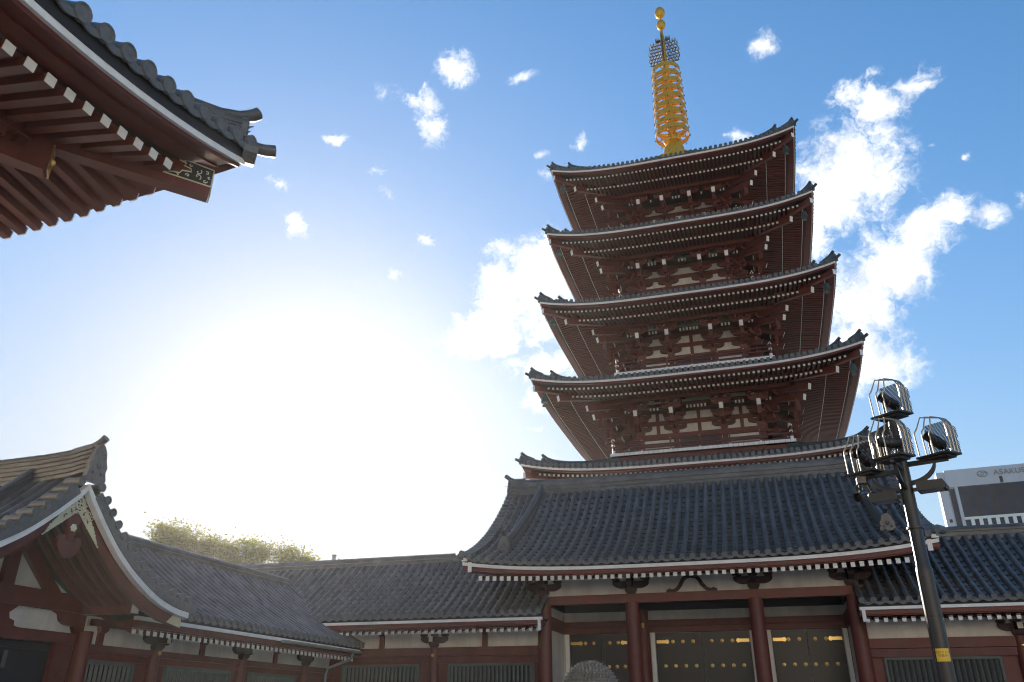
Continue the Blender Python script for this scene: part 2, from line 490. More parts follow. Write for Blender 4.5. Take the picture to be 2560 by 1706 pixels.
# ------------------------------------------------------------------ tiles
def tile_slope(mb, P, us, rows, r, seg=7, bar=0, pan=0, end=1, ends=True, v1=1.0, lift=.036, sag=.075, vof=None):
    """barrel tiles at the stations us, pan tiles between them; P(u,v) gives the surface, v=0 ridge, v=1 eave"""
    du = .01

    def frame(u, v):
        p = P(u, v)
        t = (P(u, min(v+.01, 1.02)) - P(u, v-.01)).normalized()
        s = (P(u+du, v) - P(u-du, v)).normalized()
        n = s.cross(t).normalized()
        if n.z < 0:
            n = -n
        return p, t, s, n
    fr = {}

    def F(u, v):
        k = (round(u, 4), round(v, 4))
        if k not in fr:
            fr[k] = frame(u, v)
        return fr[k]
    for iu, u in enumerate(us):
        v0 = vof(u) if vof else 0.0
        n_ = max(2, int(round(rows*(v1-v0))))
        vv = [v0+(v1-v0)*i/n_ for i in range(n_+1)]
        jit = [random.uniform(-.006, .006) for _ in range(n_)]
        for j in range(n_):
            rings = []
            for v, k in ((vv[j], 1.0), (vv[j+1], 1.03)):
                p, t, s, n = F(u, v)
                rings.append([p + s*(cos(pi*i/(seg-1))*r*k + jit[j]) + n*(sin(pi*i/(seg-1))*r*k*1.05 + .01) for i in range(seg)])
            p, t, s, n = F(u, vv[j+1])
            rings.append([p + s*(cos(pi*i/(seg-1))*r*.9) + n*(sin(pi*i/(seg-1))*r*.9) for i in range(seg)])
            vs = rings[0]+rings[1]+rings[2]
            fs = []
            for i in range(seg-1):
                fs.append((i, i+seg, i+seg+1, i+1))
                fs.append((i+seg, i+2*seg, i+2*seg+1, i+seg+1))
            mb.add(vs, fs, bar)
        if ends:
            p, t, s, n = F(u, v1)
            t = Vector((t.x, t.y, t.z*.35)).normalized()
            n2 = s.cross(t).normalized()
            if n2.z < 0:
                n2 = -n2
            c = p + n*(.02)
            k = 14
            R_ = r*1.14
            A = [c + (s*cos(2*pi*i/k) + n2*sin(2*pi*i/k))*R_ - t*.05 for i in range(k)]
            B = [c + (s*cos(2*pi*i/k) + n2*sin(2*pi*i/k))*R_ + t*.045 for i in range(k)]
            B2 = [c + (s*cos(2*pi*i/k) + n2*sin(2*pi*i/k))*R_*.80 + t*.045 for i in range(k)]
            B3 = [c + (s*cos(2*pi*i/k) + n2*sin(2*pi*i/k))*R_*.74 + t*.028 for i in range(k)]
            fs = []
            for q in range(3):
                for i in range(k):
                    fs.append((q*k+i, q*k+(i+1) % k, (q+1)*k+(i+1) % k, (q+1)*k+i))
            fs.append(tuple(3*k+i for i in range(k)))
            mb.add(A+B+B2+B3, fs, end)
        if iu+1 < len(us):
            u2 = us[iu+1]
            v0b = max(v0, vof(u2) if vof else 0.0)
            n_ = max(2, int(round(rows*(v1-v0b))))
            for j in range(n_):
                va, vb = v0b+(v1-v0b)*j/n_, v0b+(v1-v0b)*(j+1)/n_
                vs = []
                k = 5
                for v, off in ((va, .0), (vb, lift), (vb, -.004)):
                    for i in range(k):
                        f_ = i/(k-1)
                        p, t, s, n = F(u + (u2-u)*f_, v)
                        vs.append(p + n*(off - sag*sin(pi*f_)))
                fs = []
                for i in range(k-1):
                    fs.append((i, i+k, i+k+1, i+1)); fs.append((i+k, i+2*k, i+2*k+1, i+k+1))
                mb.add(vs, fs, pan)
            if ends:   # hanging face of the eave pan tile
                k = 7
                top, bot, top2, bot2 = [], [], [], []
                for i in range(k):
                    f_ = i/(k-1)
                    p, t, s, n = F(u+(u2-u)*f_, v1)
                    q = p + n*(lift - sag*sin(pi*f_))
                    o_ = Vector((t.x, t.y, 0)).normalized()
                    top.append(q+o_*.012); bot.append(q + V3(0, 0, -r*1.05) + o_*.012); top2.append(q-o_*.03); bot2.append(q+V3(0, 0, -r*1.05)-o_*.03)
                vs = top+bot+bot2
                fs = []
                for i in range(k-1):
                    fs.append((i, i+k, i+k+1, i+1)); fs.append((i+k, i+2*k, i+2*k+1, i+k+1))
                mb.add(vs, fs, end)


def ridge_stack(mb, path, width, z0, h, courses, cap_r, m=0, seg_len=.32, mcap=0):
    """stacked flat ridge tiles along path (list of (x,y,dz)), with a barrel cap; straight in plan"""
    pts = [Vector(p) for p in path]
    # resample
    out = []
    for a, b in zip(pts[:-1], pts[1:]):
        n = max(1, int(round((b-a).length/seg_len)))
        for i in range(n):
            out.append(a+(b-a)*(i/n))
    out.append(pts[-1])
    ch = h/courses
    for c in range(courses):
        inset = .0 if c % 2 == 0 else .034
        for a, b in zip(out[:-1], out[1:]):
            j = random.uniform(-.006, .006)
            k = (b-a)*(.0 if c % 2 else .0)
            w = width - 2*inset + j - .03*c/courses
            mb.beam(a+V3(0, 0, z0+ch*(c+.5)), b+V3(0, 0, z0+ch*(c+.5)), w, ch*.93, m)
    for a, b in zip(out[:-1], out[1:]):
        mb.tube([a+V3(0, 0, z0+h+cap_r*.35), b+V3(0, 0, z0+h+cap_r*.35)], cap_r, 10, mcap, rs=[cap_r*.96, cap_r*1.05])


def finial(mb, base, out, up_len, w, h, m=0):
    """ogre-face ridge end tile: a shaped plate facing `out`, and the upturned barrel above it"""
    b = Vector(base); o = Vector(out).normalized(); s = Vector((-o.y, o.x, 0))
    prof = [(-.5, 0), (-.62, .12), (-.5, .3), (-.56, .45), (-.42, .62), (-.36, .82), (-.16, .98), (0, 1.03)]
    prof = prof + [(-x, z) for x, z in prof[-2::-1]]
    mb.prism([b + s*(x*w) + V3(0, 0, z*h) for x, z in prof], o*.12, m)
    mb.lathe([(w*.17, -.0), (w*.15, .05), (w*.07, .07)], (0, 0, 0), 10, m)  # boss, moved below
    i0 = len(mb.v) - 30
    rot = o.to_track_quat('Z', 'Y').to_matrix().to_4x4()
    mb.xform(i0, Matrix.Translation(b + V3(0, 0, h*.45) + o*.11) @ rot)
    for sx in (-1, 1):
        i0 = len(mb.v)
        mb.lathe([(w*.10, -.0), (w*.09, .04), (w*.03, .055)], (0, 0, 0), 8, m)
        mb.xform(i0, Matrix.Translation(b + s*(sx*w*.27) + V3(0, 0, h*.25) + o*.11) @ rot)
    if up_len:
        q = b + V3(0, 0, h*.98) - o*.15
        mb.tube([q, q+o*(up_len*.5)+V3(0, 0, up_len*.12), q+o*up_len+V3(0, 0, up_len*.42)], w*.17, 10, m, rs=[w*.15, w*.16, w*.2])


def boat_arm(mb, c, axis, half, z0, z1, d0, d1, outdir, m=0, blocks=3, mw=None):
    """curved bracket arm along axis at c, from depth d0 to d1 along outdir, with bearing blocks on top"""
    a = Vector(axis); o = Vector(outdir); c = Vector(c)
    hgt = z1-z0
    pr = [(-1, z1), (-1, z1-hgt*.42), (-.92, z1-hgt*.66), (-.78, z1-hgt*.86), (-.6, z0), (.6, z0), (.78, z1-hgt*.86), (.92, z1-hgt*.66), (1, z1-hgt*.42), (1, z1)]
    mb.prism([c + a*(x*half) + o*d0 + V3(0, 0, z) for x, z in pr], o*(d1-d0), m)
    bw = min(.15, half*.24)
    xs = {3: (-.8, 0, .8), 2: (-.8, .8), 1: (0,)}[blocks]
    for x in xs:
        q = c + a*(x*half) + o*((d0+d1)/2)
        bh = hgt*.5
        vs = []
        for k, zz in ((.62, 0), (1, bh*.45), (1, bh)):
            for sx, sy in ((-1, -1), (1, -1), (1, 1), (-1, 1)):
                vs.append(q + a*(sx*bw*k) + o*(sy*((d1-d0)/2+.015)*k) + V3(0, 0, z1+zz))
        fs = [(0, 1, 5, 4), (1, 2, 6, 5), (2, 3, 7, 6), (3, 0, 4, 7), (4, 5, 9, 8), (5, 6, 10, 9), (6, 7, 11, 10), (7, 4, 8, 11), (8, 9, 10, 11)]
        mb.add(vs, fs, m)


def block(mb, c, w, z0, z1, m=0):
    c = Vector(c)
    vs = []
    for k, zz in ((.66, z0), (1, z0+(z1-z0)*.5), (1, z1)):
        for sx, sy in ((-1, -1), (1, -1), (1, 1), (-1, 1)):
            vs.append((c.x+sx*w/2*k, c.y+sy*w/2*k, zz))
    mb.add(vs, [(3, 2, 1, 0), (0, 1, 5, 4), (1, 2, 6, 5), (2, 3, 7, 6), (3, 0, 4, 7), (4, 5, 9, 8), (5, 6, 10, 9), (6, 7, 11, 10), (7, 4, 8, 11), (8, 9, 10, 11)], m)


def linspace(a, b, n):
    return [a+(b-a)*i/(n-1) for i in range(n)]


# ------------------------------------------------------------------ ground
def build_ground():
    mb = MB()
    mb.add([(-1500, -1500, 0), (1500, -1500, 0), (1500, 1500, 0), (-1500, 1500, 0)], [(0, 1, 2, 3)])
    o = mb.build('ground', 'ground', smooth=0)
    o['kind'] = 'structure'


build_ground()

# ------------------------------------------------------------------ pagoda
PX, PY = -2.376, 48.405
RW = [9.11, 8.665, 8.205, 7.79, 7.49]           # half width at the white eave strip
RZ = [12.90, 17.93, 22.94, 27.90, 32.83]        # height of the strip's underside mid-span
RISE = [.61, .64, .63, .64, .69]
FLOOR = [5.2, 15.02, 20.13, 25.10, 30.15]
BALH = [5.4, 5.02, 4.60, 4.20, 3.85]
CO = [3.73, 3.37, 3.01, 2.70, 2.40]             # outer / inner column stations
CI = [1.50, 1.37, 1.26, 1.07, .88]
ORD = ['lowest', 'second lowest', 'middle', 'second highest', 'topmost']


def build_pagoda():
    P = thing('pagoda', 'tall red five-storey pagoda with grey tiled roofs and golden spire', 'pagoda', (PX, PY, 0))
    Z0 = Vector((0, 0, 0))
    # podium under the tower
    mb = MB()
    mb.box(-7.2, 7.2, -7.2, 7.2, 0, 5.2)
    mb.box(-7.6, 7.6, -7.6, 7.6, 5.2, 5.4)
    mb.build('podium', 'stone', P, off=Z0)
    for k in range(5):
        w, zm, rise = RW[k], RZ[k], RISE[k]
        c_, ci = CO[k], CI[k]
        b = c_+.22
        if k < 4:
            th, tz = BALH[k+1]-.35, FLOOR[k+1]-.42
        else:
            th, tz = .95, 37.95
        zc = zm+rise
        Dr = w-th
        H = tz-(zm+.2)

        def zs(x):
            return zm+rise*min(1.1, abs(x)/w)**3.8

        def surf(x, d):
            q = min(1.0, max(-.05, d/Dr))
            s_ = min(1.05, abs(x)/max(.3, w-d))
            return zm+.2 + H*(.72*q+.28*q*q*(1 if q > 0 else 0)) + rise*s_**3.8*(1-max(q, 0))**2

        # tile covering ------------------------------------------------
        mb = MB()
        n = int(round(2*(w-.12)/.30))
        us = linspace(-(w-.12), w-.12, n+1)

        def side():
            def Pf(u, v):
                d = -.06 + v*1.0
                return V3(u, -(w-d), surf(u, d))
            # pan surface under the barrels
            rows = linspace(-.05, Dr, 9)
            cols = linspace(-1, 1, 33)
            vs, fs = [], []
            for d in rows:
                for s_ in cols:
                    x = s_*(w-d)
                    vs.append((x, -(w-d), surf(x, d)))
            nc = len(cols)
            for j in range(len(rows)-1):
                for i in range(nc-1):
                    fs.append((j*nc+i, j*nc+i+1, (j+1)*nc+i+1, (j+1)*nc+i))
            mb.add(vs, fs, 0)
            r = .082
            for u in us:
                dm = min(Dr, w-abs(u)-.12)
                if dm < .1:
                    continue
                m_ = max(2, int(dm/1.1)+1)
                prev = None
                for j in range(m_+1):
                    d = -.06+(dm+.06)*j/m_
                    z = surf(u, d)
                    z2 = surf(u, d+.05)
                    nn = V3(0, -(z2-z), .05).normalized()
                    ring = [V3(u, -(w-d), z) + V3(cos(pi*i/5)*r, 0, 0) + nn*(sin(pi*i/5)*r+.015) for i in range(6)]
                    if prev:
                        vs = prev+ring
                        mb.add(vs, [(i, i+1, i+7, i+6) for i in range(5)], 0)
                    prev = ring
                # round end tile
                z = surf(u, 0)+.02
                i0 = len(mb.v)
                mb.lathe([(r*1.15, .03), (r*1.3, -.09), (r*1.0, -.09), (r*.94, -.07), (0, -.07)], (u, -w, z+.03), 12, 1, axis='y')
            for a, c2 in zip(us[:-1], us[1:]):
                za, zb = surf(a, 0), surf(c2, 0)
                mb.add([(a, -w-.05, za-.02), ((a+c2)/2, -w-.05, (za+zb)/2-.05), (c2, -w-.05, zb-.02), (c2, -w-.05, zb-.085), ((a+c2)/2, -w-.05, (za+zb)/2-.125), (a, -w-.05, za-.085)], [(0, 5, 4, 1), (1, 4, 3, 2)], 1)
        mb.four(side)
        roof = mb.build('roof', ['tile_far', 'tile_end'], P, off=Z0)

        # eave boards ---------------------------------------------------
        mb = MB()

        def eave():
            ss = linspace(-1, 1, 41)
            for (h0, h1, a0, a1, m) in ((w-.12, w, 0, .11, 1), (w-.06, w-.01, .112, .20, 2), (w-.30, w-.055, -.085, -.002, 0), (w-.42, w-.28, -.10, -.02, 0)):
                secs = []
                for s_ in ss:
                    z = zs(s_*w)
                    secs.append([V3(s_*h1, -h1, z+a0), V3(s_*h1, -h1, z+a1), V3(s_*h0, -h0, z+a1), V3(s_*h0, -h0, z+a0)])
                mb.sweep(secs, m)
        mb.four(eave)
        mb.build('eave_board', ['red', 'white', 'gap'], roof, off=Z0)

        # rafters -------------------------------------------------------
        xf, xb = w-.62, w-1.75

        def zf(x):
            return zm-.11+.40*(min(1.1, abs(x)/(w-.6)))**3.8

        def zb(x):
            return zm-.14+.22*(min(1.15, abs(x)/(w-1.73)))**3.8
        sp = .252
        for nm, h_out, z_at, h_in0, slope, xm, rw in (('flying_rafters', w-.58, zf, w-1.9, .14, xf, .11), ('base_rafters', w-1.73, zb, b, .25, xb, .12)):
            mb = MB()
            nr = int(round(2*xm/sp))

            def raft():
                for x in linspace(-xm, xm, nr+1):
                    hi = max(h_in0, abs(x)+.16)
                    if h_out-hi < .08:
                        hi = h_out-.08
                    z = z_at(x)
                    mb.beam((x, -hi, z+slope*(h_out-hi)), (x, -h_out, z), rw, rw, 0)
                    mb.box(x-rw/2-.002, x+rw/2+.002, -h_out-.012, -h_out+.012, z-rw/2-.002, z+rw/2+.002, 1)
                # boards over the rafters
                ss = linspace(-1, 1, 25)
                hs = [h_out+(.2 if nm == 'flying_rafters' else .03), h_in0-.25]
                vs = []
                for h in hs:
                    for s_ in ss:
                        vs.append((s_*h, -h, z_at(s_*h_out)+slope*(h_out-h)+rw/2+.004))
                nn = len(ss)
                mb.add(vs, [(i, nn+i, nn+i+1, i+1) for i in range(nn-1)], 2)
            mb.four(raft)
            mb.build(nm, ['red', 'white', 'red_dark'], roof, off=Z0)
        # kioi beam between the two rafter rows, purlin ring, hip rafters
        mb = MB()

        def kioi():
            ss = linspace(-1, 1, 25)
            secs = []
            for s_ in ss:
                z = zb(s_*(w-1.73))+.065
                h0, h1 = w-1.95, w-1.80
                secs.append([V3(s_*h1, -h1, z), V3(s_*h1, -h1, z+.17), V3(s_*h0, -h0, z+.17), V3(s_*h0, -h0, z)])
            mb.sweep(secs, 0)
        mb.four(kioi)
        tz_ = zm-.88
        t = w-[2.92, 2.92, 2.82, 2.77, 2.73][k]

        def purlin():
            h = t-.5
            z = zb(0)+.25*(w-1.73-h)-.17
            mb.box(-h-.1, h+.1, -h-.1, -h+.1, z-.13, z+.1, 0)
        mb.four(purlin)
        mb.build('eave_purlin', ['red'], roof, off=Z0)
        for q in range(4):
            mb = MB()
            mb.beam((-(w-2.6), -(w-2.6), zc-.30), (-(w-.13), -(w-.13), zc-.48), .24, .30, 0, m1=1)
            mb.beam((-(b-.2), -(b-.2), zc-.8+.3*(w-1.25-b)), (-(w-1.25), -(w-1.25), zc-.8), .24, .34, 0, m1=1)
            mb.build('hip_rafter', ['red', 'white'], roof, off=Z0, rz=q*pi/2)
            # hip ridge, two tiers with upturned tips
            mb = MB()
            def hz(d):
                return surf(w-d, d)
            d_ = Vector((-1, -1, 0)).normalized()
            secs = []
            for d, hh in ((.02, .30), (.15, .30), (.35, .25), (.6, .2), (.9, .17), (1.3, .16)):
                a = w-d
                o_ = Vector((1, -1, 0)).normalized()*.13
                c0 = V3(-a, -a, hz(d))
                secs.append([c0-o_-V3(0, 0, .1), c0-o_+V3(0, 0, hh), c0+V3(0, 0, hh+.09), c0+o_+V3(0, 0, hh), c0+o_-V3(0, 0, .1)])
            mb.sweep(secs, 0)
            a = w+.0
            z1 = hz(0)
            mb.tube([(-(a-.4), -(a-.4), z1+.0), (-(a+.0), -(a+.0), z1+.02), (-(a+.25), -(a+.25), z1+.12)], .08, 8, 0)
            mb.tube([(-(a-.55), -(a-.55), z1+.26), (-(a-.2), -(a-.2), z1+.36), (-(a+.0), -(a+.0), z1+.52)], .085, 8, 0)
            mb.prism([V3(-(a-.02), -(a-.02), z1) + V3(sx*.707, -sx*.707, zz) for sx, zz in ((-.17, -.08), (-.2, .1), (-.12, .28), (0, .38), (.12, .28), (.2, .1), (.17, -.08))], d_*.07, 0)
            secs = []
            dd = [.98, 1.1, 1.35, 1.7, 2.2] + linspace(2.8, Dr-.02, 5)
            hh_ = [.36, .36, .30, .25, .22, .22, .22, .22, .22, .22]
            for d, hh in zip(dd, hh_):
                a = w-d
                o_ = Vector((1, -1, 0)).normalized()*.16
                c0 = V3(-a, -a, hz(d))
                secs.append([c0-o_-V3(0, 0, .1), c0-o_+V3(0, 0, hh), c0+V3(0, 0, hh+.1), c0+o_+V3(0, 0, hh), c0+o_-V3(0, 0, .1)])
            mb.sweep(secs, 0)
            a = w-.98
            z1 = hz(.98)
            mb.tube([(-(a-.5), -(a-.5), z1+.32), (-(a-.15), -(a-.15), z1+.42), (-(a+.07), -(a+.07), z1+.58)], .085, 8, 0)
            mb.prism([V3(-a, -a, z1) + V3(sx*.707, -sx*.707, zz) for sx, zz in ((-.2, -.05), (-.24, .12), (-.14, .34), (0, .44), (.14, .34), (.24, .12), (.2, -.05))], d_*.08, 0)
            mb.build('hip_ridge', ['tile_far'], roof, off=Z0, rz=q*pi/2)

        # storey body ---------------------------------------------------
        mb = MB()
        f0 = FLOOR[k]

        def wall():
            mb.box(-b+.12, b-.12, -b+.10, -b+.3, f0-.6, zm+.5, 1)
            z0 = zm-1.83
            mb.box(-b-.12, b+.12, -b-.1, -b+.16, z0, z0+.26, 0)                 # head tie
            mb.box(-b-.02, b+.02, -b+.02, -b+.16, zm-1.0, zm-.74, 0)
            mb.box(-b-.02, b+.02, -b+.02, -b+.16, zm-.25, zm+.35, 0)
            mb.box(-b-.05, b+.05, -b-.02, -b+.2, f0+.02, f0+.20, 0)
            mb.box(-b-.03, b+.03, -b-.0, -b+.2, f0+.62, f0+.74, 0)
            for x in (-(c_+ci)/2, 0, (c_+ci)/2):
                if k in (0, 1) or (k == 2 and x == 0):
                    mb.box(x-.1, x+.1, -b+.02, -b+.14, zm-1.57, zm-1.0, 0)
                    mb.box(x-.1, x+.1, -b+.02, -b+.14, zm-.74, zm-.25, 0)
            # dark door in the middle bay with a red frame
            mb.box(-ci+.2, ci-.2, -b+.04, -b+.12, f0+.2, z0, 2)
            for x in (-ci+.24, 0, ci-.24):
                mb.box(x-.05, x+.05, -b+.02, -b+.12, f0+.2, z0, 0)
        mb.four(wall)
        body = mb.build('storey_wall', ['red', 'plaster', 'dark'], P, off=Z0)
        mb = MB()
        mb.lathe([(.2, f0), (.2, zm-1.83)], (0, 0, 0), 14)
        col0 = None
        for q in range(4):
            for x in (-c_, -ci, ci):
                p = Matrix.Rotation(q*pi/2, 3, 'Z') @ V3(x, -c_, 0)
                if col0 is None:
                    col0 = mb.build('column', 'red', body, loc=p, off=Z0)
                else:
                    clone(col0, body, p)

        # brackets -------------------------------------------------------
        mb = MB()
        # local: wall plane at y=0 (outer face of columns), outward -y, z absolute
        y0 = 0.0
        Wp = (0, 0, 0)
        zA, zB = zm-1.34, zm-1.10
        block(mb, (0, .08, 0), .42, zm-1.57, zA+.05, 0)
        block(mb, (0, .06, 0), .34, zm-.80, zm-.56, 0)
        X, O = (1, 0, 0), (0, -1, 0)
        boat_arm(mb, (0, 0, 0), X, .66, zA, zB, -.05, .10, O)
        boat_arm(mb, (0, 0, 0), X, .66, zA+.77, zB+.77, -.05, .10, O)
        tl = t-b
        for (L_, za) in ((.78, zA+.02), (tl*.66, zA+.79)):
            mb.box(-.09, .09, -L_, .05, za, za+.26, 0)
            mb.prism([V3(-.09, -L_, za+.26), V3(-.09, -L_-.16, za+.26), V3(-.09, -L_-.12, za+.14), V3(-.09, -L_, za)], (.18, 0, 0), 0)
        boat_arm(mb, (0, 0, 0), X, .55, zA+.36, zB+.34, .55, .71, O)
        boat_arm(mb, (0, 0, 0), X, .58, zA+1.02, zB+.98, tl*.56, tl*.56+.16, O)
        block(mb, (0, -.63, 0), .26, zA+.27, zA+.40, 0)
        block(mb, (0, -tl*.6, 0), .26, zA+1.02, zA+1.16, 0)
        zin = tz_+.17*1 + .0
        mb.beam((0, .1, tz_+.42*(tl+.1)), (0, -tl, tz_), .22, .33, 0, m1=1)
        mb.beam((0, -tl+.42, tz_-.55), (0, -tl+.42, tz_+.12), .2, .2, 0, up=(0, 1, 0))
        boat_arm(mb, (0, 0, 0), X, .52, tz_+.28, tz_+.50, tl-.62, tl-.44, O)
        br0 = None
        for q in range(4):
            for x in (-c_, -ci, ci, c_):
                p = Matrix.Rotation(q*pi/2, 3, 'Z') @ V3(x, -b, 0)
                if br0 is None:
                    br0 = mb.build('bracket_set', ['red', 'white'], P, loc=p, off=Z0, rz=0)
                else:
                    clone(br0, P, p, q*pi/2)
        mb = MB()
        D_ = (-.7071, -.7071, 0)
        def dg(a, z):
            return (-a, -a, z)
        mb.beam(dg(b-.1, tz_+.4*(t-b)), dg(t, tz_+.0), .22, .33, 0, m1=1)
        a2 = w-2.61+(.21 if k == 4 else 0)
        mb.beam(dg(b-.1, tz_+.45+.36*(a2-b)), dg(a2, tz_+.46), .22, .33, 0, m1=1)
        mb.beam(dg(b-.1, zA+.1), dg(b+.55, zA+.1), .18, .26, 0)
        mb.beam(dg(b-.1, zA+.87), dg(b+1.0, zA+.87), .18, .26, 0)
        mb.beam(dg(b-.1, zA+.5), dg(b+.8, zA+.5), .18, .22, 0)
        S_ = (.7071, -.7071, 0)
        boat_arm(mb, dg(b+.5, 0), S_, .5, zA+.36, zB+.34, -.08, .08, D_)
        boat_arm(mb, dg(b+1.0, 0), S_, .6, zA+1.02, zB+.98, -.08, .08, D_)
        mb.beam(dg(t-.35, tz_-.6), dg(t-.35, tz_+.1), .22, .22, 0, up=(0, 1, 0))
        cb0 = None
        for q in range(4):
            if cb0 is None:
                cb0 = mb.build('corner_bracket', ['red', 'white'], P, off=Z0)
            else:
                clone(cb0, P, (0, 0, 0), q*pi/2)
        # pale ceiling battens between the tails
        mb = MB()

        def batten():
            for x0, n_ in ((-(c_+.55), 2), (-(c_+ci)/2, 3 if k < 4 else 1), (0, 6 if k < 3 else 3), ((c_+ci)/2, 3 if k < 4 else 1), (c_+.55, 2)):
                for i in range(n_):
                    x = x0+(i-(n_-1)/2)*.2
                    mb.box(x-.045, x+.045, -(t-.72), -(t-.76), tz_+.30, tz_+.47, 0)
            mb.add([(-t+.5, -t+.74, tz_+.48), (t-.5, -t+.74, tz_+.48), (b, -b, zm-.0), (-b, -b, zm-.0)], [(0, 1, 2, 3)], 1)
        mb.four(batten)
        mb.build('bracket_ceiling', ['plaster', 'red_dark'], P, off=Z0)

        # balcony ----------------------------------------------------------
        if k:
            bh = BALH[k]
            mb = MB()

            def deck():
                mb.box(-bh+.02, bh-.02, -bh+.02, -b+.1, f0-.17, f0-.02, 0)
                mb.box(-bh+.3, bh-.3, -bh+.3, -bh+.5, f0-1.0, f0-.17, 0)
                n_ = int(round(2*bh/.27))
                for i in range(n_):
                    x = -bh+(i+.5)*2*bh/n_
                    mb.box(x-bh/n_+.006, x+bh/n_-.006, -bh-.012, -bh+.03, f0-.165, f0+.0, 1)
            mb.four(deck)
            bal = mb.build('balcony', ['red', 'white'], P, off=Z0)
            mb = MB()
            rh = bh-.18

            def rail():
                mb.box(-rh+.06, rh-.06, -rh-.05, -rh+.05, f0+.02, f0+.13, 0)
                mb.box(-rh-.25, rh+.25, -rh-.035, -rh+.035, f0+.36, f0+.43, 0)
                mb.tube([(-rh-.42, -rh, f0+.71)]+[(x, -rh, f0+.64) for x in linspace(-rh-.2, rh+.2, 6)]+[(rh+.42, -rh, f0+.71)], .045, 8, 0)
                for sx in (-1, 1):
                    mb.lathe([(.05, 0), (.05, .05)], (sx*(rh+.43)-.025, -rh, f0+.715), 8, 2, axis='x')
                n_ = 6
                for i in range(1, n_):
                    x = -rh+2*rh*i/n_
                    mb.box(x-.045, x+.045, -rh-.045, -rh+.045, f0+.1, f0+.60, 0)
                    mb.lathe([(.045, 0), (.05, .03), (.02, .07)], (x, -rh, f0+.66), 8, 2)
                    mb.box(x-.05, x+.05, -rh-.056, -rh-.05, f0+.02, f0+.1, 2)
                # corner newel with white bands
                mb.lathe([(.085, 0), (.085, .62), (.05, .66), (.05, .70), (.10, .76), (.10, .82), (.03, .90), (0, .92)], (-rh, -rh, f0), 12, 0)
                mb.lathe([(.092, .02), (.092, .20)], (-rh, -rh, f0), 12, 1)
                mb.lathe([(.092, .42), (.092, .54)], (-rh, -rh, f0), 12, 1)
                mb.lathe([(.06, .72), (.105, .77), (.105, .83), (.03, .925), (0, .93)], (-rh, -rh, f0), 12, 1)
            mb.four(rail)
            mb.build('railing', ['red', 'white', 'brass'], bal, off=Z0)

    # spire -----------------------------------------------------------------
    mb = MB()
    mb.box(-1.0, 1.0, -1.0, 1.0, 38.05, 38.28)
    mb.box(-.9, .9, -.9, .9, 38.28, 38.40)
    mb.lathe([(.80, 38.40), (.80, 38.9), (.78, 39.12), (.72, 39.35), (.58, 39.55), (.36, 39.68), (.34, 39.75), (.62, 39.92), (.64, 39.98), (.3, 40.0), (.30, 40.02), (.285, 41.0), (.24, 46.0), (.20, 48.0), (.16, 50.5), (.10, 50.8), (.06, 51.3), (.055, 52.7), (.0, 52.8)], (0, 0, 0), 20)
    for i in range(8):
        a = 2*pi*i/8+.2
        i0 = len(mb.v)
        mb.lathe([(0, -.2), (.13, -.16), (.2, -.04), (.19, .08), (.1, .17), (0, .2)], (.5*cos(a), .5*sin(a), 40.02), 10)
    spire = mb.build('spire', 'gold', P, off=Z0)
    for i in range(9):
        z = 40.42+.762*i
        R = 1.25-.021*i
        mb = MB()
        hb = .38
        mb.lathe([(R, 0), (R, hb), (R-.05, hb), (R-.05, 0), (R, 0)], (0, 0, z), 40, cap=False)
        for q in range(8):
            a = pi/8+q*pi/4
            mb.beam((.2*cos(a), .2*sin(a), z+.24), ((R-.03)*cos(a), (R-.03)*sin(a), z+.14), .07, .07)
        mb.lathe([(.24, -.0), (.36, .22), (.36, .30), (.26, .42), (.24, .42)], (0, 0, z), 16)
        for q in range(8):
            a = q*pi/4
            mb.lathe([(.0, .0), (.05, .02), (.035, .10), (.012, .14), (0, .14)], ((R+.03)*cos(a), (R+.03)*sin(a), z-.14), 8, 1)
            mb.lathe([(.0, .06), (.035, .05), (.035, .0), (0, 0)], (.34*cos(a+.39), .34*sin(a+.39), z+.08), 6, 1)
        mb.build('ring', ['gold', 'bronze'], spire, off=Z0)
    # openwork flame plates
    rnd = random.Random(3)
    for q in range(4):
        mb = MB()
        rows_ = 8
        for j in range(rows_):
            z = 47.75+j*.33
            wd = 1.20*sqrt(max(.02, 1-((j-2.0)/8.2)**2))*(1 if j > 0 else .97)
            wd *= .62 if j == rows_-1 else 1
            n_ = 4
            for i in range(n_):
                x0 = .14+(wd-.2)*i/n_
                x1 = .14+(wd-.2)*(i+1)/n_
                off = (x1-x0)*.5*(j % 2)
                x0 += off*.6; x1 = min(x1+off*.6, wd+.02)
                w_ = max(.08, x1-x0)
                r_ = rnd.uniform(.85, 1.15)
                pts = [(x0, 0, z-.04), (x0+w_*.35, 0, z-.10), (x0+w_*.75, 0, z-.05), (x0+w_*.95, 0, z+.09*r_), (x0+w_*.80, 0, z+.20*r_), (x0+w_*.95, 0, z+.36*r_)]
                mb.tube(pts, .024, 5, 0, rs=[.040, .048, .048, .044, .038, .020])
                mb.tube([(x0+w_*.45, 0, z-.09), (x0+w_*.25, 0, z+.04), (x0+w_*.38, 0, z+.13), (x0+w_*.56, 0, z+.09)], .026, 5, 0)
        mb.beam((.14, 0, 47.72), (1.14, 0, 47.72), .05, .05)
        mb.build('flame_plate', 'flame', spire, off=Z0, rz=q*pi/2-.05)
